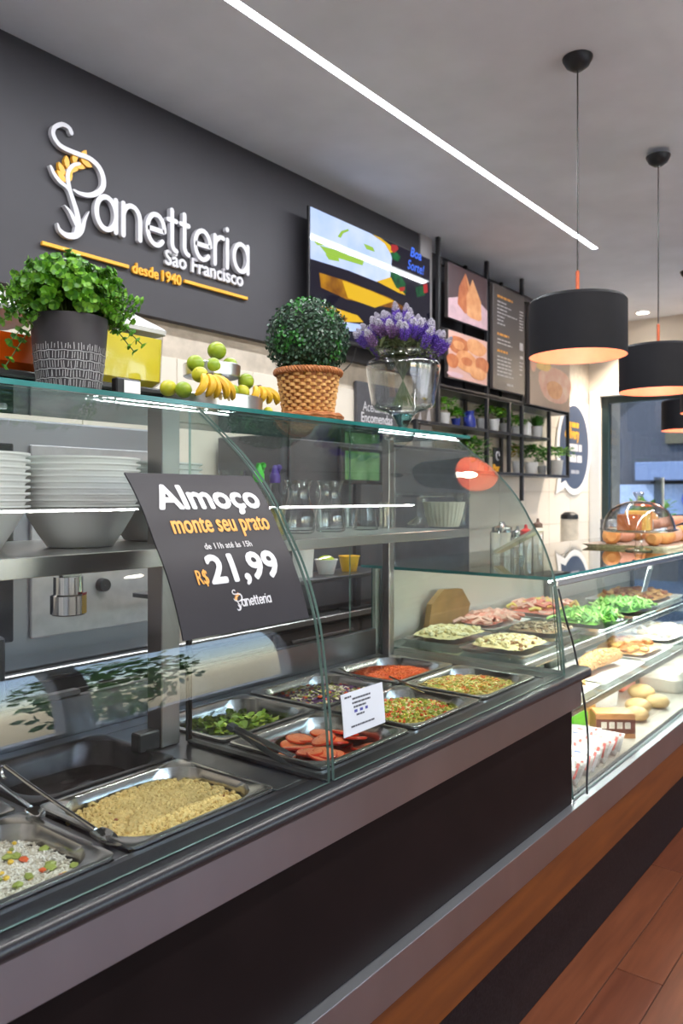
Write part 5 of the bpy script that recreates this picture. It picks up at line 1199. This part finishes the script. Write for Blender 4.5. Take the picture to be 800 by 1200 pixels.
tub(382, .030, .044, .055, white_plastic, 'white cup with a green lime wedge on the utility shelf', lid=M('lime_lid', srgb(170, 190, 30), .4))
tub(409, .030, .042, .06, M('yellow_tub', srgb(232, 180, 30), .4), 'yellow tub on the utility shelf under the pitchers')
# thermostat can hanging under the mid shelf, left
q = onY(78, 695, 1.62); cn = T('metal_canister', 'hanging steel canister with a yellow label under the bowl shelf', 'canister', (q.x, 1.62, q.z))
q = onY(80, 720, 1.62); X = q.x
O('body', MB().lathe([(0, 0), (.036, 0), (.040, .003), (.040, .045), (.033, .048), (.033, .088), (0, .088)], (X, 1.62, q.z), 32), chrome, cn)
O('hanger', MB().box(X - .02, X + .03, 1.61, 1.63, q.z + .088, 1.3295, .002), steel, cn)
m = MB(); rs = [[(X + .0406 * math.cos(a_), 1.62 + .0406 * math.sin(a_), q.z + z) for a_ in [math.radians(-75 + 6 * k) for k in range(9)]] for z in (.004, .046)]; m.rings(rs, closed=False); O('label', m, M('yellow_label', srgb(214, 176, 70), .5), cn)
m = MB(); rs = [[(X + .0408 * math.cos(a_), 1.62 + .0408 * math.sin(a_), q.z + z) for a_ in [math.radians(-75 + 6 * k) for k in range(9)]] for z in (.046, .052)]; m.rings(rs, closed=False); O('red_strip', m, M('red_strip', srgb(170, 40, 36), .5), cn)
# dark service machine between buffet and aisle (left), with a bright handle
sm = T('hot_cupboard', 'dark hot cupboard with a glossy glass door behind the pans', 'appliance', (.45, 1.75, 0))
O('body', MB().box(-.35, .95, 1.73, 2.0, 0, 1.13, .006), M('cupboard_dark', (.06, .06, .07), .35, .4), sm)
O('glass_door', MB().box(-.3, .88, 1.718, 1.73, .80, 1.02, .003), M('door_black_glass', (.02, .03, .035), .05, spec=1.0), sm)
O('handle', MB().box(-.25, .84, 1.705, 1.73, 1.03, 1.04, .003), chrome, sm)
X = .62; O('knob', MB().rings([[(X + r_ * math.cos(2 * PI * j / 20), y_, 1.08 + r_ * math.sin(2 * PI * j / 20)) for j in range(20)] for r_, y_ in ((.022, 1.73), (.020, 1.706), (.001, 1.705))]), black_paint, sm)
# thermos and canister on back counter right of the rack
def thermos(px, pyb, pyt, Y, rr, label, mat, name='thermos'):
    X = X_of(px, Y); zb_, zt_ = onY(px, pyb, Y).z, onY(px, pyt, Y).z; hh = zt_ - zb_; c = (X, Y, zb_); t = T(name, label, 'flask', c)
    O('body', MB().lathe([(0, 0), (rr, 0), (rr, hh * .8), (rr * .9, hh * .82), (0, hh * .82)], c, 28), mat, t); O('lid', MB().lathe([(rr * .92, hh * .82), (rr, hh * .83), (rr * .95, hh * .93), (rr * .5, hh), (0, hh)], c, 28), black_paint, t)
    O('handle', MB().tube(smooth_path([(X + rr, Y, zb_ + hh * .9), (X + rr * 1.7, Y, zb_ + hh * .85), (X + rr * 1.7, Y, zb_ + hh * .4), (X + rr, Y, zb_ + hh * .3)], 5), .008), black_paint, t); return t
sb = T('side_table', 'pale side cabinet under the white thermos by the far wall', 'table', (6.9, 2.6, 0))
ztab = onY(667, 645, 2.6).z
O('top', MB().box(6.2, 7.4, 2.32, 2.85, ztab - .03, ztab - .001, .003), white_plastic, sb); O('body', MB().box(6.25, 7.35, 2.36, 2.82, .9, ztab - .03, .003), cream, sb)
thermos(667, 645, 600, 2.6, .075, 'pale thermos flask with black lid by the far corner', M('thermos_pale', (.62, .56, .46), .4))

# ================================================================== COLD DISPLAY CASE
cc_ = T('display_case', 'refrigerated glass display case full of baked goods and salads', 'display case', (3.8, 1.3, LEDZ))
KX = 2.345
slab('top_glass', KX - .01, END, 1.00, 1.74, 1.192, 1.202, cc_, [GLASS('case_top_glass', tint=(.93, .97, .95), edge=(.4, .62, .6), refl=1.3), M('case_edge_teal', (.03, .20, .20), .1, var=.3, scale=5)])
# slanted front glass from the ledge to the top
m = MB(); th = .006; m.prism([(.935, .514), (.935 + th, .514), (.998 + th, 1.191), (.998, 1.191)], lambda u, v, d_: (KX + .012 + d_, u, v), 0, END - KX - .02); m.m = [1, 1, 1, 0, 1, 0]
O('front_glass', m, [GLASS('case_front_glass', tint=(.97, .985, .98), refl=1.5), glass_edge_l], cc_, smooth=False)
m = MB(); m.prism([(.944, .514), (1.70, .514), (1.70, 1.19), (1.006, 1.19)], lambda u, v, d_: (KX + d_, u, v), 0, .007); m.m = [0, 0, 1, 1, 1, 1]; O('side_glass', m, [glass_side, M('edge_dark_green', (.01, .07, .06), .15)], cc_, smooth=False)
O('front_rail', MB().box(KX + .01, END, .988, 1.008, 1.170, 1.189, .003), M('rail_steel', (.7, .71, .73), .2, 1.0, var=.03), cc_)
shg = GLASS('shelf_glass', tint=(.9, .95, .94), edge=(.4, .55, .55), refl=1.2)
for z, y0, nm in ((.90, 1.10, 'upper_shelf'), (.712, 1.035, 'lower_shelf')):
    slab(nm, KX + .02, END, y0 + .012, 1.68, z, z + .008, cc_, [shg, glass_edge_l]); O('shelf_rail', MB().box(KX + .02, END, y0, y0 + .012, z - .012, z + .012, .003), MATS['rail_steel'], cc_)
O('deck', MB().box(KX + .01, END, .952, 1.69, .512, .525, .002), M('deck_white', (.50, .46, .40), .35), cc_)
O('back_panel', MB().box(KX + .01, END, 1.69, 1.705, .512, 1.19), M('case_back', (.62, .56, .52), .35, var=.05, scale=4), cc_, smooth=False)
ledw = EMIT('case_led', (1.0, .97, .92), 16)
for z, y in ((1.182, 1.03), (.888, 1.13), (.700, 1.065)): O('lamp_tube', MB().tube([(KX + .05, y, z), (END - .1, y, z)], .006, n=8), ledw, cc_)
for x in (KX + .03, 3.85, 5.2): O('upright', MB().box(x, x + .02, 1.66, 1.685, .525, 1.19, .002), steel_dark, cc_)
tag(O('black_cable', MB().tube(smooth_path([onX(654, 690, KX - .002), onX(664, 730, KX - .002), (2.40, .958, 1.0), (2.44, .952, .90), (2.44, .944, .86), (2.455, .935, .76), (2.45, .925, .66), (2.43, .922, .56), (2.43, .921, .515)], 6), .0035, n=6), black_paint, loc=(2.43, .93, .52)), 'thin black cable hanging down beside the granite counter end', 'cable')

def tray(px, py, zs, hx, hy, label, mat, food=None, hgt=.018, fl='', fmats=None, fn=None, n=0):
    q = onZ(px, py, zs) if py else Vector(px); c = Vector((q.x, q.y, zs)); t = T('serving_tray', label, 'tray', c, 'trays in the display case')
    x0, x1, y0, y1 = c.x - hx, c.x + hx, c.y - hy, c.y + hy
    O('dish', MB().rings([rrect(x0 + i, x1 - i, y0 + i, y1 - i, .02, zs + z, 4) for i, z in ((.012, 0), (0, .012), (-.004, .014), (.004, .014), (.016, .004), (.05, .004))], cap0=True, cap1=True), mat, t)
    if food:
        m_ = MB(); mound(m_, x0 - .01, x1 + .01, y0 - .01, y1 + .01, zs + .008, hgt, n=22, seed=n)
        if fn: scatter(m_, n, x0, x1, y0, y1, zs + .008, hgt, .5, .5, fn, n)
        tag(O(food, m_, fmats), fl, 'food', kind='stuff')
SA, SBz, SD = .9085, .7205, .5255
fm_cheese = [M('cheese_cream', srgb(226, 206, 150), .5), M('cheese_pale', srgb(240, 226, 184), .5), M('nut_brown', srgb(150, 104, 60), .6)]
tray((2.58, 1.26, 0), 0, SA, .15, .125, 'dark tray of pale yellow cheese curls nearest the buffet end', steel_dark, 'cheese_curls', .028, 'heap of pale yellow cheese curls with brown bits', fm_cheese, chunk(.006, .013, (0, 1, 1, 0, 2)), 360)
tray((2.62, 1.53, 0), 0, SA, .16, .12, 'steel tray of creamy salad behind the cheese curls', steel, 'creamy_salad', .03, 'creamy pale yellow salad in the rear tray', fm_cheese, chunk(.006, .014, (0, 1)), 260)
tray((2.93, 1.30, 0), 0, SA, .13, .12, 'dark tray of brown nut crumble beside the cheese curls', steel_dark, 'nut_crumble', .03, 'brown and grey nut crumble pile', [M('nut_a', srgb(134, 106, 74), .6), M('nut_b', srgb(88, 68, 50), .6), M('nut_c', srgb(190, 170, 140), .6)], chunk(.005, .010, (0, 1, 2)), 420)
tray((3.02, 1.56, 0), 0, SA, .18, .10, 'white dish of sliced pink ham at the case back', white_plastic, 'sliced_ham', .03, 'folded pink ham slices on the rear dish', [M('ham_pink', srgb(232, 150, 130), .4), M('ham_pale', srgb(240, 188, 170), .4)], shred(.07, .008, (0, 1, 1), .012), 120)
tray((3.45, 1.50, 0), 0, SA, .20, .14, 'white dish of ham and cheese slices, second from buffet end', white_plastic, 'ham_and_cheese', .035, 'pink ham and yellow cheese slices in layers', [M('ham_deep', srgb(226, 128, 112), .4), MATS['ham_pale'], M('cheese_slice', srgb(240, 214, 110), .4)], shred(.08, .009, (0, 1, 2), .015), 120)
lg = [M('salad_green_a', srgb(126, 190, 70), .45), M('salad_green_b', srgb(176, 220, 120), .45), M('salad_green_c', srgb(84, 150, 50), .45)]
tray((3.28, 1.24, 0), 0, SA, .17, .12, 'tray of bright green leaf salad in the middle of upper shelf', steel, 'leaf_salad', .03, 'bright green leaf salad pile behind the case glass', lg, shred(.06, .006, (0, 1, 2), .02), 420)
tray((3.72, 1.24, 0), 0, SA, .18, .12, 'second tray of green salad farther along the upper shelf', steel, 'green_salad', .03, 'light green salad in the farther tray', lg, shred(.06, .006, (1, 1, 0), .02), 420)
tray((4.25, 1.35, 0), 0, SA, .25, .18, 'farthest white tray of pastries on the upper shelf', white_plastic, 'small_pastries', .03, 'small golden pastries on the farthest upper tray', [M('pastry_gold', srgb(222, 170, 100), .5), M('pastry_brown', srgb(190, 120, 66), .5)], chunk(.014, .024, (0, 1), .6), 130)
m = MB(); q = Vector((2.80, 1.645, SA + .07))
for k in range(1): m.prism([(-.17, -.06), (.13, -.06), (.17, .02), (.10, .09), (-.05, .10), (-.14, .05)], lambda u, v, d_: (q.x + u, q.y - d_, q.z + v), -.012, .012)
tag(O('bread_slab', m, M('bread_slab', srgb(150, 112, 66), .7, scale=12, var=.2, bump=.3), loc=(q.x, q.y, SA)), 'large flat brown bread piece standing at the case back', 'bread')
# lower shelf
dish_w = white_plastic
def roll(px0, py0, px1, py1, zs, rr, label, mat, name='pastry_roll', n=1, group=None):
    a_, b_ = onZ(px0, py0, zs), onZ(px1, py1, zs); m_ = MB(); pts = []; rad = []
    for k in range(17):
        s_ = k / 16; pts.append(a_.lerp(b_, s_) + Vector((0, 0, rr))); rad.append(rr * (math.sin(PI * (.06 + .88 * s_)) ** .35) * (1 + .10 * math.sin(k * 2.1)))
    m_.tube(pts, rad, n=14); o_ = O(name, m_, mat, loc=a_); tag(o_, label, 'bread', group); return o_
crumb = M('crumb_crust', srgb(222, 176, 120), .7, scale=60, col2=srgb(196, 140, 84), bump=.8)
tray((3.26, 1.20, 0), 0, SBz, .24, .13, 'oval white tray holding the crumbed pastry roll', dish_w)
o = roll(0, 0, 0, 0, 0, .03, '', crumb) if False else None
m = MB(); pts = [Vector((3.08 + .36 * k / 16, 1.18 + .02 * math.sin(k / 4), SBz + .047)) for k in range(17)]; m.tube(pts, [.034 * (math.sin(PI * (.06 + .88 * k / 16)) ** .35) * (1 + .08 * math.sin(k * 2.3)) for k in range(17)], n=14)
for k in range(700):
    t_ = U(.03, .97); a_ = U(-.4, 3.6); rr = .034 * (math.sin(PI * (.06 + .88 * t_)) ** .35); m.ico((3.08 + .36 * t_ , 1.18 + .02 * math.sin(t_ * 4) - rr * math.cos(a_), SBz + .047 + rr * math.sin(a_)), U(.004, .009), jit=.4)
tag(O('pastry_roll', m, crumb, loc=(3.26, 1.18, SBz + .015)), 'long crumbed golden pastry roll on the lower shelf tray', 'bread')
tray((2.78, 1.22, 0), 0, SBz, .20, .14, 'lower shelf tray of cream-coloured filled pastries', dish_w, 'filled_pastries', .03, 'cream-coloured filled pastries on the lower shelf', [M('pastry_cream', srgb(232, 200, 150), .5), MATS['pastry_gold']], chunk(.016, .026, (0, 1), .6), 90)
tray((3.76, 1.22, 0), 0, SBz, .20, .14, 'lower shelf tray of glazed rolls farther along', dish_w, 'glazed_rolls', .03, 'glazed brown rolls on the farther lower tray', [MATS['pastry_gold'], MATS['pastry_brown']], chunk(.02, .03, (0, 1), .6), 70)
tray((4.25, 1.24, 0), 0, SBz, .26, .15, 'farthest lower shelf tray of white iced cakes', dish_w, 'iced_cakes', .03, 'white iced cake pieces on the farthest lower tray', [M('icing', srgb(240, 232, 220), .4), MATS['pastry_cream']], chunk(.02, .03, (0, 0, 1), .6), 80)
# deck level: packets, boxes, bowl
pk_m = [M('packet_white', (.55, .53, .53), .25, scale=70, var=.04), M('packet_clear', (.40, .38, .36), .2, scale=50, var=.15)]
pk_r = M('packet_red', srgb(176, 44, 34), .35); pk_b = M('packet_blue', srgb(50, 90, 160), .35)
pkm = []
for v_ in range(3):
    m = MB(); n_ = 7; rs = []
    for i in range(n_ + 1):
        a_ = i / n_; ring = []
        for j in range(n_ + 1):
            b_ = j / n_; hgt = .011 * (math.sin(PI * a_) * math.sin(PI * b_)) ** .5 + .0015 * R(); ring.append(((a_ - .5) * .088, (b_ - .5) * .118, hgt))
        rs.append(ring)
    m.rings(rs, closed=False, mi=0); m.rings([[(p[0], p[1], -p[2] * .5) for p in r_] for r_ in rs], closed=False, mi=0)
    for (u0, u1, w0, w1, mi_) in ((-.030, .030, -.052, -.042, 1), (-.02, .018, .0, .02, 1 if v_ else 2), (-.03, .0, .035, .042, 2)):
        m.add([(u0, w0, .0125), (u1, w0, .0125), (u1, w1, .0128), (u0, w1, .0128)], [(0, 1, 2, 3)], mi_)
    me = bpy.data.meshes.new('snack_packet'); me.from_pydata(m.v, [], m.f)
    for q in (pk_m[v_ % 2], pk_r, pk_b): me.materials.append(q)
    me.polygons.foreach_set('material_index', m.m); pkm.append(me)
for row in range(4):
    for k in range(10):
        x = 2.40 + k * .052 + U(-.004, .004); y = 1.015 + row * .088 + U(-.004, .004)
        if row > 1 and k > 6: continue
        o = bpy.data.objects.new('snack_packet', random.choice(pkm)); COL.objects.link(o); o.location = (x, y, SD + .036); o.rotation_euler = (U(-.08, .08), -.62 + U(-.08, .08), U(-.12, .12))
        tag(o, 'white and red sealed snack packet lying in overlapping rows on the case floor', 'packet', 'snack packets on the case floor')
def carton(x, y, z, hx, hy, hz, mat, label, rot=-.95, band=None, txt=None):
    t = T('carton', label, 'box', (x, y, z), 'cartons on the case floor'); ax = Vector((math.cos(rot), math.sin(rot), 0)); ay = Vector((-math.sin(rot), math.cos(rot), 0)); az = Vector((0, 0, 1)); c = Vector((x, y, z + hz))
    O('body', MB().obox(c, ax, ay, az, hx, hy, hz), mat, t, smooth=False); O('lid_flap', MB().obox(c + az * (hz + .002), ax, ay, az, hx * .96, hy * .96, .002), mat, t, smooth=False)
    if band:
        O('printed_band', MB().obox(c - ay * (hy + .0006), ax, ay, az, hx * .99, .0005, hz * .6), band, t, smooth=False)
        m_ = MB()
        for k in range(4): m_.obox(c - ay * (hy + .0015) + ax * (-hx * .6 + k * hx * .4) + az * (.1 * hz), ax, ay, az, hx * .14, .0005, hz * .28)
        O('printed_shapes', m_, M('carton_pale', srgb(240, 226, 210), .4), t, smooth=False)
    return t
carton(3.06, 1.06, SD, .075, .045, .045, M('carton_orange', srgb(206, 140, 86), .5), 'orange-brown carton with brown printed band, right of the green box', -.95, M('carton_brown', srgb(110, 54, 38), .5))
carton(2.99, 1.22, SD, .075, .045, .045, M('carton_green', srgb(100, 180, 40), .45), 'bright green carton behind the snack packets', -.95)
carton(3.14, 1.26, SD, .09, .045, .065, M('carton_yellow', srgb(200, 150, 80), .5), 'tan carton standing behind the green carton')
def round_tin(x, y, z, r_, hh, mat, label, name='round_box', food=None):
    t = T(name, label, 'container', (x, y, z), 'round containers in the display case'); O('body', MB().lathe([(0, 0), (r_ * .9, 0), (r_, hh), (r_ * 1.04, hh), (r_ * 1.04, hh + .004), (r_ * .9, hh + .003), (r_ * .85, hh * .7), (0, hh * .7)], (x, y, z), 32), mat, t)
    if food: O('filling', MB().sphere((x, y, z + hh * .72), r_ * .86, n=20, m=10, sc3=(1, 1, .3), f=lambda v: 1 + .05 * noise.noise(v * 14)), food, t)
    return t
round_tin(3.50, 1.30, SD, .115, .10, white_plastic, 'white round tub of brown nuts under the lower shelf', food=M('nuts', srgb(120, 82, 48), .7, scale=150, var=.5, bump=1.0))
round_tin(3.24, 1.28, SD, .075, .085, M('tin_cream', srgb(226, 196, 140), .4), 'cream lidded round container behind the orange-brown carton')
for k, (x, y, r_) in enumerate(((3.32, 1.05, .05), (3.44, 1.08, .055), (3.68, 1.14, .06), (3.58, 1.04, .05))):
    o = O('bread_bun', MB().sphere((x, y, SD + r_ * .55), r_, n=20, m=12, sc3=(1, 1, .58), f=lambda v: 1 + .04 * noise.noise(v * 4)), M('bun_crust', srgb(228, 194, 140), .55, scale=10, col2=srgb(208, 160, 98)), loc=(x, y, SD))
    tag(o, ['pale round bun nearest the nut tub on the case floor', 'pale round bun second along the case floor', 'pale round bun at the rear of the case floor', 'pale round bun farthest along the case floor'][k], 'bread', 'round buns on the case floor')
m = MB().box(3.74, 3.92, 1.24, 1.39, SD, SD + .12, .01); tag(O('wrapped_cake', m, M('wrapped_red', srgb(226, 110, 84), .25, scale=8, col2=srgb(240, 180, 160)), loc=(3.83, 1.3, SD)), 'shiny red and white wrapped cake behind the nut tub', 'cake')
for k, x in enumerate((3.98, 4.26, 4.54)):
    tag(O('wrapped_loaf', MB().rings([rrect(x - .11 + i, x + .11 - i, 1.02 + i, 1.22 - i, .04, SD + z, 5) for i, z in ((.01, 0), (0, .02), (.0, .06), (.02, .085), (.06, .09))], cap0=True, cap1=True), M('loaf_wrap', srgb(236, 226, 214), .2, scale=10, var=.15), loc=(x, 1.1, SD)), ['pale wrapped loaf nearest the round buns', 'middle pale wrapped loaf of three on the case floor', 'last pale wrapped loaf of three on the case floor'][k], 'bread', 'wrapped loaves on the case floor')
# acrylic ticket hanging in the case
q = Vector((X_of(766, 1.012), 1.012, 1.17)); tk = T('price_ticket', 'clear acrylic price ticket leaning inside the upper case glass', 'tag', (q.x, 1.03, 1.05))
O('plate', MB().obox((q.x, 1.04, 1.10), (1, 0, 0), (0, .97, .24), (0, -.24, .97), .03, .002, .052), M('ticket_pale', (.66, .70, .74), .2, var=.1, scale=30), tk, smooth=False)
O('clip', MB().box(q.x - .012, q.x + .012, 1.018, 1.032, 1.145, 1.17, .003), M('clip_pale', (.7, .75, .74), .3), tk)

# ---------------------------------------------------------------- on top of the case
CT = 1.2025
dq = Vector((3.30, 1.18, CT)); q = dq
X = X_of(748, 1.17); q = Vector((X, 1.17, CT))
dm = T('cake_dome', 'clear glass cake dome on pedestal covering yellow and brown cake', 'cake stand', q)
O('pedestal', MB().lathe([(0, 0.0000), (.062, 0.0000), (.06, 0.0067), (.022, 0.0134), (.013, 0.0336), (.018, 0.0504), (.012, 0.0672), (.02, 0.0851), (.0, 0.0851)], q, 28), glass_ware, dm)
O('plate', MB().lathe([(.0, 0.0851), (.15, 0.0874), (.172, 0.0963), (.174, 0.1008), (.150, 0.0941), (0, 0.0918)], q, 48), glass_ware, dm)
O('dome', MB().lathe([(.162, 0.0963), (.160, 0.1120), (.150, 0.1512), (.128, 0.1882), (.095, 0.2128), (.055, 0.2274), (.012, 0.2330)], q, 48).lathe([(.159, 0.0974), (.157, 0.1120), (.147, 0.1501), (.125, 0.1859), (.093, 0.2094), (.055, 0.2240), (.012, 0.2296)], q, 48), GLASS('dome_glass', tint=(.96, .97, .97), edge=(.4, .42, .44), refl=2.0, pw=2.5), dm)
O('knob', MB().lathe([(.012, 0.2330), (.010, 0.2397), (.020, 0.2554), (.026, 0.2688), (.022, 0.2733), (0, 0.2733)], q, 20), GLASS('knob_glass', tint=(.9, .86, .82), edge=(.3, .28, .28), refl=2.5, pw=1.3), dm)
cy_, cb_ = M('cake_yellow', srgb(232, 186, 92), .6, scale=40, bump=.4), M('cake_brown', srgb(186, 106, 56), .6, scale=40, bump=.4)
for i, (dx, dy, hx, hz, mt, lb) in enumerate(((-.10, .01, .022, .038, cb_, 'brown cake slice at the left under the dome'), (-.045, -.01, .03, .046, cy_, 'tall yellow cake slice under the dome'), (.02, 0, .026, .046, M('cake_orange', srgb(222, 128, 54), .6, scale=40, bump=.4), 'orange cake slice in the middle under the dome'), (.075, .01, .02, .025, M('cake_grey', srgb(190, 180, 176), .6), 'low pale cake slice at the right under the dome'))):
    m = MB().box(q.x + dx - hx, q.x + dx + hx, q.y + dy - .05, q.y + dy + .05, q.z + .0945, q.z + .0945 + hz * 2, .004); tag(O('cake_slice', m, mt, loc=(q.x + dx, q.y + dy, q.z + .095)), lb, 'cake', 'cake slices under the glass dome')
bread_m = [M('bread_golden', srgb(230, 172, 104), .5, scale=14, col2=srgb(204, 126, 70), bump=.2), M('bread_pink', srgb(226, 176, 150), .5, scale=14, col2=srgb(208, 146, 116))]
bb = T('bread_basket', 'shallow brown basket full of breads on the case top, behind the dome', 'basket', (4.22, 1.28, CT))
O('basket_body', MB().rings([rrect(3.84 + i, 4.60 - i, 1.07 + i, 1.49 - i, .04, CT + z, 4) for i, z in ((.02, 0), (0, .014), (-.004, .016), (.006, .016), (.03, .012), (.1, .012))], cap0=True, cap1=True), M('basket_brown', (.46, .36, .28), .6, scale=60, var=.3, bump=.4), bb)
BR = [(3.96, 1.17, 0, .040, .08, .2, 0, 'golden roll at the front left of the bread basket'), (4.12, 1.16, 0, .042, .09, -.3, 0, 'golden roll at the front of the bread basket, second from left'), (4.30, 1.17, 0, .045, .10, .1, 1, 'pale roll at the front of the bread basket'),
      (4.46, 1.17, 0, .045, .08, .3, 0, 'golden roll at the front right of the bread basket'), (3.97, 1.38, 0, .045, .09, .5, 0, 'rear left roll in the bread basket, behind the dome pedestal'),
      (4.17, 1.38, 0, .045, .10, -.2, 1, 'pale roll at the rear middle of the bread basket'), (4.40, 1.38, 0, .045, .10, .1, 0, 'golden roll at the rear right of the bread basket'),
      (4.06, 1.26, .068, .026, .22, -.6, 1, 'long pale baguette slanting over the left of the bread basket'), (4.26, 1.28, .075, .046, .09, .1, 0, 'golden roll on top, middle of the bread basket'), (4.40, 1.24, .075, .028, .24, -.7, 1, 'second long pale baguette at the right of the bread basket')]
for X, Y, dz, r_, l, an, mt, lb in BR:
    z = CT + .0125 + dz + r_ * .92; d = Vector((math.cos(an), math.sin(an) * .7, .12 if l > .2 else 0)).normalized(); pts = []; rad = []
    for k in range(13):
        s_ = k / 12; pts.append(Vector((X, Y, z)) + d * (l + r_) * (s_ - .5)); rad.append(r_ * math.sin(PI * (.08 + .84 * s_)) ** .45)
    tag(O('bread', MB().tube(pts, rad, n=12), bread_m[mt], loc=(X, Y, z - r_ * .92)), lb, 'bread', 'breads in the basket')
# steel canister, jar, bottles at the left end of the case top
def can(px, Y, r_, hh, label, mat, name='canister', lidm=None, cat='canister'):
    X = X_of(px, Y); c = (X, Y, CT); t = T(name, label, cat, c); O('body', MB().lathe([(0, 0), (r_, 0), (r_, hh), (r_ * .97, hh + .003), (0, hh + .003)] if lidm is None else [(0, 0), (r_, 0), (r_, hh), (r_ * .8, hh + .01)], c, 28), mat, t)
    if lidm: O('lid', MB().lathe([(r_ * .82, hh), (r_ * .84, hh + .004), (r_ * .84, hh + .022), (r_ * .3, hh + .03), (r_ * .2, hh + .045), (0, hh + .046)], c, 24), lidm, t)
    return t
can(714, 1.44, .048, .13, 'plain steel canister left behind the cake dome', steel)
can(588, 1.52, .050, .10, 'glass jar with a steel lid on the case top left end', glass_ware, 'glass_jar', chrome, 'jar')
can(616, 1.30, .026, .10, 'clear bottle with a red cap on the case top', glass_ware, 'sauce_bottle', M('cap_red2', srgb(206, 40, 30), .4), 'bottle')
can(606, 1.42, .028, .085, 'clear shaker with steel lid between jar and red-capped bottle', glass_ware, 'shaker', chrome, 'shaker')
can(630, 1.46, .024, .11, 'slim clear bottle behind the red-capped bottle', glass_ware, 'slim_bottle', M('cap_brown', (.12, .07, .05), .5), 'bottle')
a_, b_ = Vector((X_of(583, 1.45), 1.45, CT + .03)), Vector((X_of(632, 1.22), 1.22, CT + .13)); d = (b_ - a_).normalized(); s = d.cross(Vector((0, 0, 1))).normalized()
tag(O('rolling_board', MB().obox((a_ + b_) / 2, d, s, d.cross(s), (b_ - a_).length / 2, .020, .006), M('pale_board', (.62, .56, .44), .5), loc=a_), 'pale wooden board slanting among bottles on the case top', 'board')
# acrylic menu holder standing behind the dome
X = X_of(772, 1.45); mh = T('menu_holder', 'upright clear acrylic holder with grey card behind the dome', 'sign', (X, 1.45, CT))
zc0, zc1 = CT + .012, onY(772, 560, 1.45).z
O('card', MB().box(X - .055, X + .055, 1.454, 1.457, CT + .03, zc1, .0005), M('holder_card', (.10, .12, .13), .4), mh); O('acrylic', MB().box(X - .075, X + .085, 1.450, 1.453, CT, zc1 + .004).box(X - .075, X + .085, 1.458, 1.461, CT, zc1 + .004), plastic_clear, mh, smooth=False)
O('edge_strip', MB().box(X + .085, X + .091, 1.445, 1.465, CT, zc1 + .004), M('acrylic_edge', (.8, .84, .8), .2), mh)
m = MB(); random.seed(3)
for v in (.09, .12, .15): dash(m, X - .035, v + CT, .07, .008, lambda u, vv, d_: (u, 1.4495, vv))
O('print', m, letter_white, mh, smooth=False)

# ================================================================== OUTSIDE THE FAR WINDOW
bd = T('shop_building', 'dark shopfront across the street seen through the far window', 'building', (14, 1, -.12))
O('wall', MB().box(14, 14.4, -8, 12, -.12, 6.5), M('far_building', (.018, .018, .022), .8, var=.2, scale=1.5), bd, smooth=False)
O('arch', MB().prism([(3.9 + 1.15 * math.cos(PI * k / 16), 1.9 + 1.3 * math.sin(PI * k / 16)) for k in range(17)] + [(2.75, -.1), (5.05, -.1)], lambda u, v, d_: (13.98 - d_, u, v), 0, .05), M('arch_dark', (.03, .03, .04), .7), bd, smooth=False)
O('fascia', MB().box(13.85, 14, -4, 3.9, 2.35, 2.75), M('fascia_gold', (.06, .045, .02), .6), bd)
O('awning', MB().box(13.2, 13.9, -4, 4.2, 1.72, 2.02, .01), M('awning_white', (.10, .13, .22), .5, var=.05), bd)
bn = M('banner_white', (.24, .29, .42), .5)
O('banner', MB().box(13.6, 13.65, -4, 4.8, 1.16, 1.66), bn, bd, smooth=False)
for y, c, s_ in ((3.35, (.05, .06, .45), 'blue'), (3.02, (.45, .04, .08), 'red'), (2.35, (.05, .08, .5), 'blue')):
    m = MB(); 
    if s_ == 'red' or y > 3.2: m.tube([(13.57, y + .15 * math.cos(2 * PI * k / 16), 1.41 + .16 * math.sin(2 * PI * k / 16)) for k in range(16)], .06, n=6, closed=True)
    else: m.box(13.55, 13.59, y - .25, y + .25, 1.50, 1.60); m.box(13.55, 13.59, y - .06, y + .06, 1.22, 1.50)
    O('banner_mark', m, M('mark_' + s_, c, .5), bd, smooth=False)
O('shop_window', MB().box(13.95, 13.99, -4, 4.6, .1, 1.14), M('shop_glass', (.06, .06, .08), .2), bd, smooth=False)
# planter outside the window
pl = T('outdoor_planter', 'planter with a leafy shrub on the pavement outside the window', 'plant', (10.5, 3.1, -.12))
O('box', MB().box(10.1, 10.9, 2.9, 3.5, -.12, .95, .02), M('planter_brown', (.10, .08, .07), .7), pl)
m = MB()
for k in range(260): m.leaf((10.5 + U(-.3, .3), 3.15 + U(-.2, .2), .95 + U(0, .42)), (U(-1, 1), U(-1, 1), U(0, 1)), (0, 0, 1), U(.08, .16), U(.03, .05), 0, .2)
O('foliage', m, M('planter_leaf', srgb(110, 150, 50), .6, var=.3), pl, kind='stuff')
# street trees outside the storefront behind the camera (seen only in reflections)
for k, (x, y) in enumerate(((0.2, -8.5), (3.6, -9.5), (6.8, -8.0))):
    t = T('street_tree', ['street tree nearest the left end of the storefront', 'middle street tree in front of the storefront', 'street tree nearest the far wall end of the storefront'][k], 'tree', (x, y, -.12), 'street trees')
    O('trunk', MB().tube([(x, y, -.12), (x + .05, y, 1.2), (x, y, 2.2)], [.14, .11, .09], n=10), M('bark', (.12, .09, .07), .9), t)
    m = MB(); rnd = random.Random(k)
    for j in range(700):
        v = Vector((rnd.gauss(0, 1), rnd.gauss(0, 1), rnd.gauss(0, 1))).normalized(); p = Vector((x, y, 2.0)) + Vector((v.x * 1.45, v.y * 1.2, v.z * 1.7)) * rnd.uniform(.6, 1)
        m.leaf(p, (rnd.uniform(-1, 1), rnd.uniform(-1, 1), rnd.uniform(-1, 1)), v, rnd.uniform(.15, .3), .08, 0, .2)
    O('crown', m, M('tree_leaf', srgb(70, 120, 40), .6, var=.3), t, kind='stuff')
